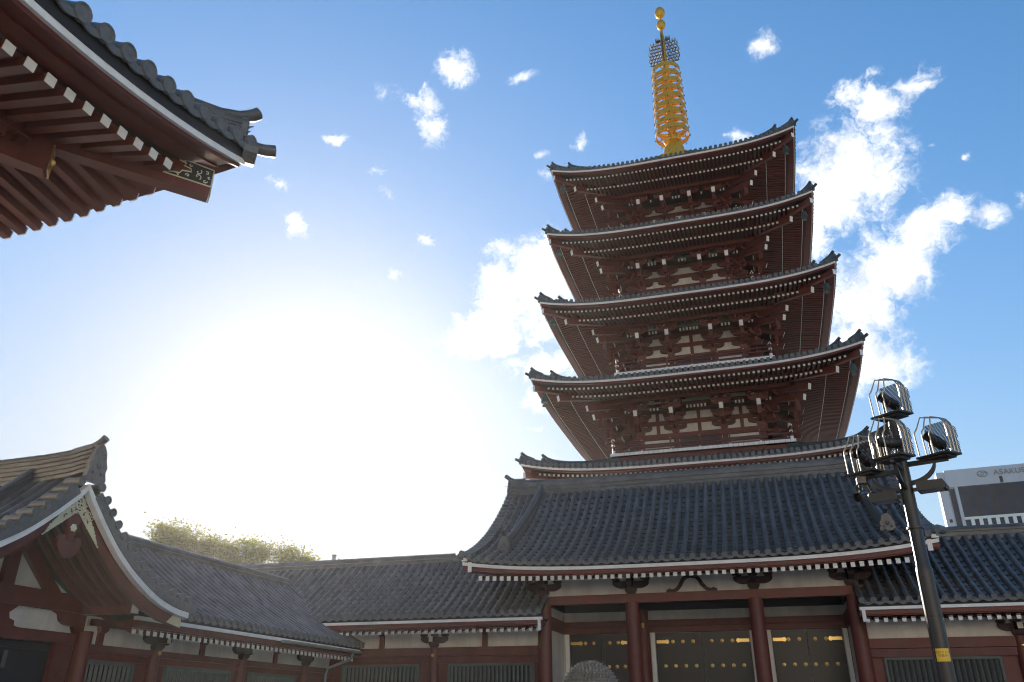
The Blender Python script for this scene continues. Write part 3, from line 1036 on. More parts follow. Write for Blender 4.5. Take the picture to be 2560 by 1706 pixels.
    for z, r, h in ((51.77, .35, .47), (53.08, .40, .52)):
        mb = MB()
        mb.lathe([(.06, -h), (.2, -h*.92), (r*.86, -h*.6), (r, -h*.1), (r*.97, h*.3), (r*.75, h*.7), (r*.35, h*.93), (0, h*1.02)], (0, 0, z), 20)
        mb.lathe([(r*1.02, -.04), (r*1.05, 0), (r*1.02, .04)], (0, 0, z-h*.05), 20)
        mb.build('jewel', 'gold', spire, off=Z0)

    # wind bells under the roof corners
    b0 = None
    for k in range(5):
        for sx, sy, nm in ((-1, -1, 'left front'), (1, -1, 'right front')):
            a = RW[k]-.6
            p = (PX+sx*a, PY+sy*a, RZ[k]+RISE[k]-1.22)
            if k == 0:
                continue
            lab = 'green bronze wind bell under the %s corner of the %s pagoda roof' % (nm, ORD[k])
            if b0 is None:
                mb = MB()
                mb.lathe([(.20, 0), (.19, .05), (.15, .2), (.135, .3), (.09, .36), (0, .38)], (0, 0, 0), 14)
                mb.tube([(0, 0, .36), (0, 0, .60)], .018, 6)
                mb.tube([(0, 0, .05), (0, 0, -.12)], .012, 6)
                mb.box(-.11, .11, -.006, .006, -.26, -.1)
                b0 = mb.build('wind_bell', 'bronze', None, loc=p, off=Vector((0, 0, 0)))
                tag(b0, lab, 'wind bell', 'wind bells under the pagoda roof corners')
            else:
                tag(clone(b0, None, p), lab, 'wind bell', 'wind bells under the pagoda roof corners')


build_pagoda()

# ------------------------------------------------------------------ eave edge along a straight line (gate and galleries)
def eave_line(mb, A, B, outd, zf, rise_f, L, h=.11, mats=(0, 1, 2), depth=.5, n=30, dz=0):
    """white strip, black gap strip and red fascia from A to B (2D points); zf: height of the strip's underside"""
    A, B, o = Vector((*A, 0)), Vector((*B, 0)), Vector((*outd, 0))
    for (d0, d1, a0, a1, m) in ((-.12, 0, 0, h, mats[1]), (-.06, -.012, h+.002, h+.10, mats[2]), (-.32, -.05, -.13, -.002, mats[0]), (-.5, -.13, -.165, -.03, mats[0])):
        secs = []
        for s_ in linspace(0, 1, n):
            z = zf+rise_f(s_)
            p = A+(B-A)*s_
            secs.append([p+o*d1+V3(0, 0, z+a0), p+o*d1+V3(0, 0, z+a1), p+o*d0+V3(0, 0, z+a1), p+o*d0+V3(0, 0, z+a0)])
        mb.sweep(secs, m)

# ------------------------------------------------------------------ central gate hall
def make_stud():
    mb = MB()
    mb.lathe([(.068, 0), (.066, -.012), (.05, -.02), (.036, -.02), (.034, -.05), (.02, -.068), (0, -.072)], (0, 0, 0), 14, 0, axis='y')
    return mb


def build_gate():
    gx = -2.42
    G = thing('gate_hall', 'central gate hall with big dark tiled roof, red columns and black studded doors', 'temple gate', (gx, 29, 0))
    HW = 7.72
    Yr, Ye = 32.75, 27.12
    ztop, zeave = 10.15, 6.30

    def prof(v):
        return ztop-(ztop-zeave)*(1.42*v-.42*v*v)

    def up(u, v):
        return .36*min(1.15, abs(u/HW))**3.6*max(0, v)**2

    def Pf(u, v):
        return V3(gx+u, Yr+(Ye-Yr)*v, prof(v)+up(u, v))

    def Pb(u, v):
        return V3(gx+u, 33.25+(33.25-27.6)*v, prof(v)+up(u, v))
    mb = MB()
    n = 45
    us = linspace(-HW+.28, HW-.28, n)
    tile_slope(mb, Pf, us, 17, .086, 7, 0, 0, 1)
    us2 = linspace(-HW+.28, HW-.28, 23)
    tile_slope(mb, Pb, us2, 7, .1, 5, 0, 0, 1)
    # boards under the tiles
    for Q in (Pf, Pb):
        vs, fs = [], []
        vv = linspace(0, .98, 10); uu = linspace(-HW, HW, 30)
        for v in vv:
            for u in uu:
                vs.append(Q(u, v)-V3(0, 0, .09))
        for j in range(9):
            for i in range(29):
                fs.append((j*30+i, j*30+i+1, (j+1)*30+i+1, (j+1)*30+i))
        mb.add(vs, fs, 2)
    # verge tiles: short barrels lying across the gable edge
    for sx in (-1, 1):
        for Q in (Pf, Pb):
            nv = 24
            for i in range(nv):
                v = (i+.6)/nv
                c = Q(sx*(HW-.05), v)+V3(0, 0, .06)
                t = (Q(sx*HW, v+.01)-Q(sx*HW, v-.01)).normalized()
                mb.tube([c-V3(sx*.34, 0, 0), c+V3(sx*.1, 0, 0)], .088, 10, 0)
                mb.lathe([(.1, -.02), (.1, .03), (.075, .03), (.07, .018), (0, .018)] if sx > 0 else [(0, -.018), (.07, -.018), (.075, -.03), (.1, -.03), (.1, .02)], c+V3(sx*.1, 0, 0), 12, 1, axis='x')
                mb.beam(c-t*.13+V3(sx*.02, 0, -.08), c+t*.13+V3(sx*.02, 0, -.08), .06, .14, 1)
        # corner round tile
        c = Pf(sx*(HW+.02), 1.0)+V3(0, 0, .10)
        i0 = len(mb.v)
        mb.lathe([(.0, -.05), (.12, -.05), (.13, -.04), (.13, .3), (0, .3)], (0, 0, 0), 16, 1, axis='y')
        mb.xform(i0, Matrix.Translation(c) @ Matrix.Rotation(-sx*radians(35), 4, 'Z'))
    roof = mb.build('roof', ['tile', 'tile_end', 'red_dark'], G)
    # main ridge
    mb = MB()
    path = [(gx-HW+.1, 33, .16), (gx-HW+.9, 33, .07), (gx-HW+2, 33, .02), (gx-HW+3.4, 33, 0), (gx+HW-3.4, 33, 0), (gx+HW-2, 33, .02), (gx+HW-.9, 33, .07), (gx+HW-.1, 33, .16)]
    ridge_stack(mb, path, .54, 9.98, .72, 8, .12)
    for sx in (-1, 1):
        finial(mb, (gx+sx*(HW-.08), 33, 10.0), (sx, 0, 0), .0, .72, 1.0)
        q = V3(gx+sx*(HW-.2), 33, 10.93)
        mb.tube([q-V3(sx*.5, 0, .0), q, q+V3(sx*.2, 0, .08), q+V3(sx*.42, 0, .26)], .1, 10, 0)
        mb.tube([q+V3(sx*.3, 0, -.22), q+V3(sx*.48, 0, -.22)], .012, 5)
    mb.build('main_ridge', ['tile'], roof)
    for sx in (-1, 1):
        mb = MB()
        secs, secs2 = [], []
        vs_ = linspace(-.01, .76, 22)
        for v in vs_:
            u = sx*(6.28+.34*v)
            p = Pf(u, v)
            hh = .30
            secs.append([p+V3(-.15, 0, 0), p+V3(-.13, 0, hh), p+V3(.13, 0, hh), p+V3(.15, 0, 0)])
            secs2.append(p+V3(0, 0, hh+.06))
        mb.sweep(secs, 0)
        mb.tube(secs2, .11, 10, 0)
        p = Pf(sx*(6.28+.34*.76), .76)
        finial(mb, p+V3(0, -.02, -.02), (0, -1, 0), .42, .42, .56, 0)
        mb.build('descending_ridge', ['tile', 'tile_end'], roof)
    # eave boards and rafters
    mb = MB()
    eave_line(mb, (gx-HW, 27.2), (gx+HW, 27.2), (0, -1), 6.04, lambda s_: .35*abs(2*s_-1)**3.6, 0)
    for sx in (-1, 1):      # verge boards with white foot
        for (Q, off) in ((Pf, 0), (Pb, 0)):
            secs = []
            for v in linspace(0, .985, 16):
                p = Q(sx*(HW-.26), v)
                secs.append([p+V3(-.06, 0, -.44), p+V3(-.06, 0, -.1), p+V3(.06, 0, -.1), p+V3(.06, 0, -.44)])
            mb.sweep(secs, 0)
            secs = []
            for v in linspace(0, 1.0, 16):
                p = Q(sx*(HW-.1), v)
                secs.append([p+V3(-.1, 0, -.14), p+V3(-.1, 0, -.03), p+V3(.1, 0, -.03), p+V3(.1, 0, -.14)])
            mb.sweep(secs, 1)
        p = Pf(sx*(HW-.28), .985)
        mb.box(p.x-.068, p.x+.068, 27.19, 27.23, p.z-.50, p.z-.16, 1)
    mb.build('eave_board', ['red', 'white', 'gap'], roof)
    mb = MB()
    N_ = 54
    for i in range(N_):
        x = -9.52+i*(13.86/(N_-1))
        z = 5.815+.12*abs((x-gx)/6.95)**3
        mb.beam((x, 29.6, z+.62), (x, 27.42, z), .125, .14, 0)
        mb.box(x-.066, x+.066, 27.40, 27.424, z-.075, z+.075, 1)
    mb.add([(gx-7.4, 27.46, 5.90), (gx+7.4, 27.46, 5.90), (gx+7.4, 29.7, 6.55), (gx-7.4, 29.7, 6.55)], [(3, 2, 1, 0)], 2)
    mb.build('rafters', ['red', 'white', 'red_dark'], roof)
    # columns
    xs = [-7.61, -4.45, -.30, 2.77]
    mb = MB()
    mb.lathe([(.245, 0), (.245, 3.5), (.235, 5.16)], (0, 0, 0), 24)
    c0 = None
    for x in xs:
        if c0 is None:
            c0 = mb.build('column', 'red', G, loc=(x-gx, 0, 0), off=Vector((0, 0, 0)))
        else:
            clone(c0, G, (x-gx, 0, 0))
    for x in xs[1:3]:
        clone(c0, G, (x-gx-.02, 2.3, 0))
    # head beam
    mb = MB()
    mb.box(-7.95, 3.11, 28.86, 29.14, 5.13, 5.43)
    for x0, sx in ((-7.95, -1), (3.11, 1)):
        pr = [(0, 5.14), (.22, 5.16), (.30, 5.26), (.22, 5.34), (.26, 5.42), (0, 5.42)]
        mb.prism([V3(x0+sx*a, 28.87, z) for a, z in pr], (0, .26, 0))
    mb.box(-8.4, 3.55, 28.9, 29.1, 6.02, 6.2)
    for sx, x in ((-1, -7.61), (1, 2.77)):       # side tie beams
        mb.box(x-.1, x+.1, 29.1, 33.0, 5.15, 5.42)
    mb.build('head_beam', 'red', G)
    # brackets
    mb = MB()
    block(mb, (0, 0, 0), .40, 5.43, 5.66)
    boat_arm(mb, (0, 0, 0), (1, 0, 0), .64, 5.62, 5.86, -.11, .11, (0, -1, 0))
    boat_arm(mb, (0, 0, 0), (0, -1, 0), .5, 5.62, 5.86, -.1, .1, (1, 0, 0))
    b0 = None
    for x in xs:
        if b0 is None:
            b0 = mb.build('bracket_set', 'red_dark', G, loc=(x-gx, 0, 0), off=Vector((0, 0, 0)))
        else:
            clone(b0, G, (x-gx, 0, 0))
    # frog-leg strut over the middle bay
    mb = MB()
    outer = [(-.86, 5.49), (-.60, 5.545), (-.50, 5.57), (-.36, 5.75), (-.26, 5.93), (-.12, 6.0), (0, 6.01)]
    outer = outer + [(-x, z) for x, z in outer[-2::-1]]
    inner = [(.42, 5.49), (.28, 5.66), (.18, 5.84), (.08, 5.90), (-.08, 5.90), (-.18, 5.84), (-.28, 5.66), (-.42, 5.49)]
    L_ = len(outer)
    mid = -2.36
    # two legs and crown as strips
    left = [(-.86, 5.435), (-.86, 5.50), (-.74, 5.56), (-.66, 5.52), (-.54, 5.56), (-.42, 5.70), (-.33, 5.86), (-.2, 5.98), (0, 6.01)]
    leftin = [(-.55, 5.435), (-.56, 5.44), (-.54, 5.45), (-.50, 5.46), (-.42, 5.52), (-.31, 5.64), (-.24, 5.78), (-.14, 5.88), (0, 5.90)]
    for sx in (-1, 1):
        secs = [[V3(mid+sx*-a[0], 28.88, a[1]), V3(mid+sx*-b_[0], 28.88, b_[1]), V3(mid+sx*-b_[0], 29.0, b_[1]), V3(mid+sx*-a[0], 29.0, a[1])] for a, b_ in zip(left, leftin)]
        mb.sweep(secs, 0)
    mb.build('frog_leg_strut', 'red_dark', G)
    # walls
    mb = MB()
    mb.box(-7.5, 2.66, 28.98, 29.06, 5.4, 6.6, 0)             # frieze
    for x in (-7.58, 2.70):
        mb.box(x-.05, x+.05, 29.2, 31.5, 0, 5.4, 0)
    mb.box(-7.5, 2.7, 31.56, 31.66, 0, 5.6, 0)
    mb.box(-7.5, 2.7, 29.15, 31.55, 5.46, 5.5, 2)             # dark ceiling, the recess shadow put into its colour
    for x in (-7.50, 2.60):
        mb.box(x-.04, x+.06, 29.2, 31.5, 4.36, 4.80, 1)
        mb.box(x-.04, x+.06, 29.2, 31.5, 5.14, 5.45, 2)  # dark side band, shadow at the recess top painted in
    mb.box(-7.45, 2.65, 31.42, 31.57, 4.36, 4.56, 1)
    mb.box(-7.45, 2.65, 31.44, 31.57, 4.575, 4.80, 1)
    mb.box(-7.45, 2.65, 31.43, 31.57, 5.14, 5.46, 2)  # dark band over the doors carries the recess shadow in its colour
    for x in (-7.42, -4.66, -4.30, -.40, -.16, 2.68):
        mb.box(x-.05, x+.05, 31.45, 31.57, 0, 4.36, 1)
    mb.box(-7.4, 2.6, 31.5, 36.5, 0, .02, 2)
    mb.box(-7.7, 2.86, 36.5, 37.5, 0, 6.5, 0)
    mb.build('wall', ['plaster', 'red', 'dark'], G)
    mb = MB()
    mb.box(-8.6, 3.8, 28.0, 36, 0.0, .3)
    mb.build('stone_base', 'stone', G)
    # door frames (white) and leaves
    doors = [(-7.27, -4.85, [.59, .90], [.36, .66, .96]), (-4.03, -.67, [.62, .98, 1.35], [.30, .66, 1.03, 1.40]), (.08, 2.45, [.56, .92], [.30, .66, 1.02])]
    st0 = None
    stud = make_stud()
    for x0, x1, r1, r2 in doors:
        for xa, xb in ((x0-.18, x0-.02), (x1+.02, x1+.17)):
            mb = MB()
            mb.box(xa, xb, 31.40, 31.55, .3, 4.355)
            mb.build('door_jamb', 'white', G)
        w2 = (x1-x0)/2
        for side in (0, 1):
            xa, xb = (x0, x0+w2-.012) if side == 0 else (x0+w2+.012, x1)
            mb = MB()
            mb.box(xa, xb, 31.47, 31.55, .3, 4.34)
            xm = xb-.055 if side == 0 else xa+.055
            mb.box(xm-.055, xm+.055, 31.455, 31.472, .3, 4.34)
            leaf = mb.build('door_leaf', 'door', G)
            # hinge strap with pointed end
            zr = 4.03
            hl = .46
            e = xa+.03 if side == 0 else xb-.03
            s_ = 1 if side == 0 else -1
            mb = MB()
            pr = [(0, -.055), (hl-.12, -.055), (hl-.1, -.075), (hl-.04, -.07), (hl, 0), (hl-.04, .07), (hl-.1, .075), (hl-.12, .055), (0, .055)]
            pts = [V3(e+s_*a, 31.468, zr+b_) for a, b_ in pr]
            if s_ < 0:
                pts = pts[::-1]
            mb.prism(pts[::-1], (0, -.015, 0))
            mb.build('hinge_strap', 'brass', leaf)
            for z, rr in ((zr, r1), (3.20, r2)):
                for a in rr:
                    x = xa+a if side == 0 else xb-a
                    p = V3(x, 31.468, z)-wloc(G)
                    if st0 is None:
                        st0 = stud.build('stud', 'brass', leaf, loc=p, off=Vector((0, 0, 0)))
                    else:
                        clone(st0, leaf, p)
    # brass ornament on the inner column
    mb = MB()
    for dx in (-.07, .07):
        mb.lathe([(.055, 0), (.05, -.03), (.02, -.045), (0, -.045)], (-4.49+dx, 31.05, 4.62), 10, 0, axis='y')
        mb.lathe([(.05, 0), (.045, -.03), (.02, -.045), (0, -.045)], (-4.49+dx, 31.05, 4.54), 10, 0, axis='y')
    mb.build('column_ornament', 'brass', G)


build_gate()

# ------------------------------------------------------------------ galleries
def build_gallery(label, a0, a1, mapf, base, ze, zr, zridge, panel, beams, cols, struts, wins, half, dhalf, verge=None, roof_a=None, endpost=None, eave_a=None, wall_z=4.2, brass=()):
    """a long low wing; mapf(a, o, z) puts a point `a` along, `o` outward from the wall face and z up"""
    G = thing('gallery', label, 'gallery', base)
    ra0, ra1 = roof_a if roof_a else (a0, a1)
    ov = 1.2
    yr = -half+.26
    def Pf(u, v):
        o = yr+(ov+.06-yr)*v
        return mapf(u, o, zridge-.42-(zridge-.42-(ze+.26))*(1.25*v-.25*v*v))
    mb = MB()
    n = int(round((ra1-ra0)/.335))
    us = linspace(ra0+.1, ra1-.1, n+1)
    tile_slope(mb, Pf, us, 12, .086, 7, 0, 0, 1)
    # back slope, plain courses
    def Pb(u, v):
        o = -half-.26-(half+ov-.2)*v
        return mapf(u, o, zridge-.42-(zridge-.42-(ze+.26))*(1.25*v-.25*v*v))
    tile_slope(mb, Pb, linspace(ra0+.1, ra1-.1, n//2+1), 4, .1, 5, 0, 0, 1, ends=False)
    for Q in (Pf, Pb):
        vs, fs = [], []
        for v in linspace(0, .98, 6):
            for u in (ra0, ra1):
                vs.append(Q(u, v)-V3(0, 0, .08))
        for j in range(5):
            fs.append((2*j, 2*j+1, 2*j+3, 2*j+2))
        mb.add(vs, fs, 2)
    roof = mb.build('roof', ['tile', 'tile_end', 'red_dark'], G)
    mb = MB()
    pa, pb = mapf(ra0, -half, 0), mapf(ra1, -half, 0)
    ridge_stack(mb, [pa, pb], .42, zridge-.48, .36, 5, .11, seg_len=.33)
    mb.build('ridge', ['tile'], roof)
    ea0, ea1 = eave_a if eave_a else (ra0, ra1)
    mb = MB()
    A, B = mapf(ea0, ov, 0), mapf(ea1, ov, 0)
    o_ = mapf(0, 1, 0)-mapf(0, 0, 0)
    eave_line(mb, (A.x, A.y), (B.x, B.y), (o_.x, o_.y), ze, lambda s_: 0, 0, n=3, h=.09)
    if endpost:
        for a in endpost:
            p0 = mapf(a-.05, ov+.004, ze-.34); p1 = mapf(a+.05, ov-.1, ze-.002)
            mb.box(min(p0.x, p1.x), max(p0.x, p1.x), min(p0.y, p1.y), max(p0.y, p1.y), p0.z, p1.z, 1)
    mb.build('eave_board', ['red', 'white', 'gap'], roof)
    mb = MB()
    nr = int(round((ea1-ea0)/.262))
    for i in range(nr):
        a = ea0+.2+(ea1-ea0-.4)*i/(nr-1)
        p1, p0 = mapf(a, ov-.22, zr), mapf(a, -.1, zr+.42)
        mb.beam(p0, p1, .11, .13, 0)
        e0 = p1+o_*.006
        mb.beam(p1-o_*.01, e0+o_*.008, .116, .136, 1)
    q = [mapf(ea0, ov-.18, zr+.09), mapf(ea1, ov-.18, zr+.09), mapf(ea1, -.2, zr+.54), mapf(ea0, -.2, zr+.54)]
    mb.add(q, [(0, 1, 2, 3)], 2)
    mb.build('rafters', ['red', 'white', 'red_dark'], roof)

    def bx(mb, a_0, a_1, o0, o1, z0, z1, m=0):
        p, q_ = mapf(a_0, o0, z0), mapf(a_1, o1, z1)
        mb.box(min(p.x, q_.x), max(p.x, q_.x), min(p.y, q_.y), max(p.y, q_.y), z0, z1, m)
    mb = MB()
    bx(mb, a0, a1, -.25, -.02, panel[0]-.02, panel[1]+.35, 1)
    for z0, z1, o in beams:
        bx(mb, a0, a1, -.2, o, z0, z1, 0)
    bx(mb, a0, a1, -.3, -.05, 0, beams[0][0], 0)
    bx(mb, a0, a1, -.1, .12, panel[1]+.12, panel[1]+.28, 0)
    for s_ in struts:
        bx(mb, s_-.10, s_+.10, -.05, .04, panel[0], panel[1]+.14, 0)
        p = mapf(s_, -.0, 0)
        block(mb, (p.x, p.y, 0), .26, panel[1]-.02, panel[1]+.13, 0)
    bx(mb, a0, a1, -2*half+.4, -2*half+.6, 0, ze+.1, 1)
    mb.build('wall', ['red', 'plaster', 'dark'], G)
    ax = (mapf(1, 0, 0)-mapf(0, 0, 0))
    c0 = None
    for a in cols:
        p = mapf(a, 0, 0)-Vector(base)
        if c0 is None:
            mb = MB()
            mb.lathe([(.17, 0), (.165, panel[0])], (0, 0, 0), 18)
            c0 = mb.build('column', 'red', G, loc=p, off=Vector((0, 0, 0)))
            mb = MB()
            block(mb, (0, 0, 0), .34, panel[0], panel[0]+.17)
            boat_arm(mb, (0, 0, 0), ax, .52, panel[0]+.15, panel[0]+.36, -.1, .1, o_)
            mb.beam(V3(0, 0, panel[0]+.27), V3(0, 0, panel[0]+.27)+o_*.42, .15, .18, 0, m1=1)
            b0 = mb.build('bracket_set', ['red_dark', 'plaster'], G, loc=p, off=Vector((0, 0, 0)))
        else:
            clone(c0, G, p)
            clone(b0, G, p)
    for a in brass:
        mb = MB()
        p = mapf(a, .17, beams[0][0]+.28)
        i0 = len(mb.v)
        mb.lathe([(0, -.02), (.06, 0), (.05, .03), (.02, .05), (0, .05)], (0, 0, 0), 10)
        mb.xform(i0, Matrix.Translation(p) @ o_.to_track_quat('Z', 'Y').to_matrix().to_4x4())
        mb.build('column_ornament', 'brass', G)
    for w0, w1, wz0, wz1 in wins:
        mb = MB()
        bx(mb, w0, w1, -.06, -.044, wz0, wz1, 1)
        n_ = int(round((w1-w0)/.155))
        for i in range(n_):
            a = w0+.06+(w1-w0-.12)*i/(n_-1)
            p = mapf(a, .015, 0)
            i0 = len(mb.v)
            mb.box(-.038, .038, -.038, .038, wz0, wz1-.0, 0)
            mb.xform(i0, Matrix.Translation((p.x, p.y, 0)) @ Matrix.Rotation(pi/4, 4, 'Z'))
        for z0, z1 in ((wz0-.1, wz0), (wz1, wz1+.08)):
            bx(mb, w0-.08, w1+.08, -.05, .07, z0, z1, 2)
        for a in (w0-.08, w1):
            bx(mb, a, a+.08, -.05, .068, wz0, wz1, 2)
        mb.build('lattice_window', ['lattice', 'dark', 'lattice'], G)
    return G


def map_back(a, o, z):
    return V3(a, 29-o, z)


def map_side(a, o, z):
    return V3(-15.95+o, a, z)


build_gallery('long tiled gallery wing joining the left flank of the gate hall', -26, -7.75, map_back, (-14, 29, 0), 4.55, 4.27, 7.62,
              (3.80, 4.25), [(3.25, 3.49, .06), (3.505, 3.80, .09)], [-20.2, -16.0, -11.8], [-22.3, -18.1, -13.92, -9.85],
              [(-19.6, -16.6, 1.2, 3.16), (-15.4, -12.42, 1.2, 3.16), (-11.15, -8.1, 1.2, 3.16)], 2.5, 2.5, roof_a=(-26, -7.4), endpost=(-7.5,), brass=(-11.8,))
build_gallery('tiled gallery wing running off the right flank of the gate hall', 3.0, 19, map_back, (8, 29, 0), 4.55, 4.27, 7.62,
              (3.80, 4.25), [(3.25, 3.49, .06), (3.505, 3.80, .09)], [7.25, 11.5, 15.7], [5.1, 9.3, 13.6],
              [(3.42, 6.55, 1.2, 3.16), (7.95, 10.8, 1.2, 3.16), (12.2, 15.0, 1.2, 3.16)], 2.5, 2.5, roof_a=(2.78, 19), endpost=(2.88,), brass=(7.25,))
SIDE = build_gallery('side gallery wing running along the left of the courtyard beside the gabled porch', 16.75, 28.9, map_side, (-15.95, 22, 0), 3.67, 3.43, 6.52,
              (3.12, 3.42), [(2.78, 2.94, .05), (2.955, 3.12, .08)], [19.2, 23.2, 27.0], [17.15, 21.2, 25.1],
              [(16.85, 18.4, .9, 2.68), (19.8, 22.6, .9, 2.68), (23.8, 26.4, .9, 2.68)], 2.45, 2.45, roof_a=(16.95, 29.15), eave_a=(16.95, 28.9), brass=(19.2,))
mb = MB()
gx_ = -14.66
mb.sweep([[V3(gx_+.09*cos(t), y, 3.70+.09*sin(t)) for t in linspace(pi, 2*pi, 7)] + [V3(gx_+.082, y, 3.70), V3(gx_-.082, y, 3.70)] for y in (23.4, 28.85)], 0)
mb.tube([(gx_, 28.2, 3.64), (gx_-.1, 28.2, 3.40), (gx_-1.05, 28.3, 3.12), (gx_-1.12, 28.3, 2.9), (gx_-1.12, 28.3, .1)], .045, 10)
mb.build('gutter', 'zinc', SIDE)


# ------------------------------------------------------------------ gabled porch on the left
def lerp_curve(pts, x):
    for (x0, y0), (x1, y1) in zip(pts[:-1], pts[1:]):
        if x <= x1:
            return y0+(y1-y0)*(x-x0)/(x1-x0)
    return pts[-1][1]


def build_porch():
    yc = 13.83
    G = thing('gabled_porch', 'gabled porch with curved white-edged bargeboard and gilded crest, facing the courtyard', 'porch', (-16.1, yc, 0))
    prof = [(0, 6.19), (.21, 5.98), (.42, 5.78), (.72, 5.48), (1.01, 5.22), (1.28, 4.99), (1.56, 4.79), (1.86, 4.60), (2.17, 4.43), (2.5, 4.27), (2.84, 4.13), (3.14, 4.04), (3.44, 3.97), (3.75, 3.925), (4.05, 3.90)]
    def zp(y):
        return lerp_curve(prof, abs(y))
    X0, X1 = -14.0, -25.0

    def Pf(sy):
        def P(u, v):
            y = .12+3.93*v
            return V3(u, yc+sy*y, zp(y)+.20)
        return P
    mb = MB()
    n = 32
    us = linspace(X0-.42, X1, n)
    for sy in (1, -1):
        tile_slope(mb, Pf(sy), us, 15, .09, 8, 0, 0, 1)
        vs, fs = [], []
        ys = linspace(0, 4.0, 16)
        for y in ys:
            vs += [(X0-.02, yc+sy*y, zp(y)-.02), (X1, yc+sy*y, zp(y)-.02)]
        for j in range(15):
            fs.append((2*j, 2*j+1, 2*j+3, 2*j+2))
        mb.add(vs, fs, 2)
        # verge barrels across the gable edge
        L_ = 0
        y = .30
        while y < 4.05:
            sl = (zp(y+.02)-zp(y-.02))/.04
            c = V3(X0+.05, yc+sy*y, zp(y)+.29)
            mb.tube([c-V3(.42, 0, 0), c], .088, 12, 0)
            mb.lathe([(.095, -.03), (.1, .03), (.076, .03), (.07, .016), (0, .016)], c, 14, 1, axis='x')
            dy = .33/sqrt(1+sl*sl)
            a, b = y, y+dy
            mb.beam(V3(X0-.02, yc+sy*a, zp(a)+.12), V3(X0-.02, yc+sy*b, zp(min(b, 4.05))+.12), .1, .22, 1)
            mb.beam(V3(X0-.2, yc+sy*a, zp(a)+.22), V3(X0-.2, yc+sy*b, zp(min(b, 4.05))+.22), .34, .04, 0)
            y += dy
    roof = mb.build('roof', ['tile', 'tile_end', 'red_dark'], G)
    mb = MB()
    path = [(X0+.02, yc, .17), (X0-.5, yc, .08), (X0-1.4, yc, .02), (X0-2.6, yc, 0), (X1, yc, 0)]
    ridge_stack(mb, path, .44, 6.26, .58, 11, .10, seg_len=.27)
    finial(mb, (X0-.0, yc, 6.22), (1, 0, 0), 0, .46, .86, 1)
    q = V3(X0-.15, yc, 7.06)
    mb.tube([q-V3(.5, 0, .08), q, q+V3(.16, 0, .07), q+V3(.30, 0, .19)], .09, 12, 0)
    mb.tube([q+V3(.2, 0, -.22), q+V3(.42, 0, -.20)], .012, 5)
    mb.build('main_ridge', ['tile', 'tile_end'], roof)
    mb = MB()
    for sy in (-1, 1):
        secs, top = [], []
        for y in linspace(.1, 3.2, 18):
            p = V3(X0-1.55, yc+sy*y, zp(y)+.2)
            secs.append([p+V3(-.14, 0, 0), p+V3(-.12, 0, .26), p+V3(.12, 0, .26), p+V3(.14, 0, 0)])
            top.append(p+V3(0, 0, .31))
        mb2 = MB()
        mb2.sweep(secs, 0); mb2.tube(top, .1, 10, 0)
        finial(mb2, V3(X0-1.55, yc+sy*3.22, zp(3.2)+.05), (0, sy, 0), .35, .42, .6, 1)
        mb2.build('descending_ridge', ['tile', 'tile_end'], roof)
    # bargeboards: white strip, red board, gilded foot
    for sy in (1, -1):
        mb = MB()
        low = [(0, 5.60), (.3, 5.34), (.60, 5.09), (1.0, 4.74), (1.63, 4.27), (2.45, 3.90), (3.16, 3.65), (4.0, 3.53)]
        secs, s2 = [], []
        for y in linspace(0, 4.03, 26):
            sl = (zp(y+.02)-zp(abs(y-.02)))/.04
            t = .13*sqrt(1+min(1, sl*sl))
            Y = yc+sy*y
            secs.append([V3(X0, Y, zp(y)-t), V3(X0, Y, zp(y)), V3(X0-.16, Y, zp(y)), V3(X0-.16, Y, zp(y)-t)])
            if y < 3.99:
                zl = lerp_curve(low, y)
                s2.append([V3(X0-.18, Y, zl), V3(X0-.18, Y, zp(y)-.02), V3(X0-.30, Y, zp(y)-.02), V3(X0-.30, Y, zl)])
        mb.sweep(s2, 0)
        mb.sweep(secs, 1)
        bb = mb.build('bargeboard', ['red', 'white'], roof)
        # gilded openwork along the lower edge near the apex
        mb = MB()
        rnd = random.Random(5)
        for i in range(64):
            y = .04+.66*(i/64)
            zl = lerp_curve(low, y)
            wd = .34*(1-(i/64)**1.3)+.03
            for j in range(4):
                a = rnd.random()*6.28
                c = V3(X0-.165, yc+sy*(y+rnd.uniform(-.02, .02)), zl+.02+wd*rnd.random())
                r_ = rnd.uniform(.016, .032)
                mb.tube([c+V3(0, cos(a+q_)*r_*(1-q_*.1), sin(a+q_)*r_*(1-q_*.1)) for q_ in (0, 1, 2, 3, 4)], .009, 5)
        edge = [V3(X0-.165, yc+sy*y, lerp_curve(low, y)+.012) for y in linspace(0, .78, 14)]
        mb.tube(edge, .016, 6)
        for q0 in (.30,):
            c = V3(X0-.16, yc+sy*q0, lerp_curve(low, q0)+.24)
            mb.tube([c+V3(0, cos(a)*.07*(1-a*.06), sin(a)*.07*(1-a*.06)) for a in linspace(0, 6, 14)], .014, 6)
            mb.tube([c+V3(0, sy*.12+cos(a)*.05*(1-a*.06), -.06+sin(a)*.05*(1-a*.06)) for a in linspace(0, 6, 14)], .012, 6)
        mb.build('gilded_fitting', 'gilt_pale', bb)
        mb = MB()
        pts = [V3(X0-.176, yc+sy*y, z) for y, z in ((3.45, 3.63), (3.98, 3.54), (3.98, 3.77), (3.66, 3.81))]
        mb.prism(pts if sy < 0 else pts[::-1], (.012, 0, 0))
        for i in range(26):
            y = rnd.uniform(3.58, 3.94); z = rnd.uniform(3.62, 3.74); a = rnd.random()*6
            mb.tube([V3(X0-.162, yc+sy*y+cos(a+q_)*.025, z+sin(a+q_)*.025) for q_ in (0, 1, 2, 3)], .006, 4)
        mb.build('gilded_foot', 'gilt_pale', bb)
    # crest disc with manji
    mb = MB()
    cz = 5.77
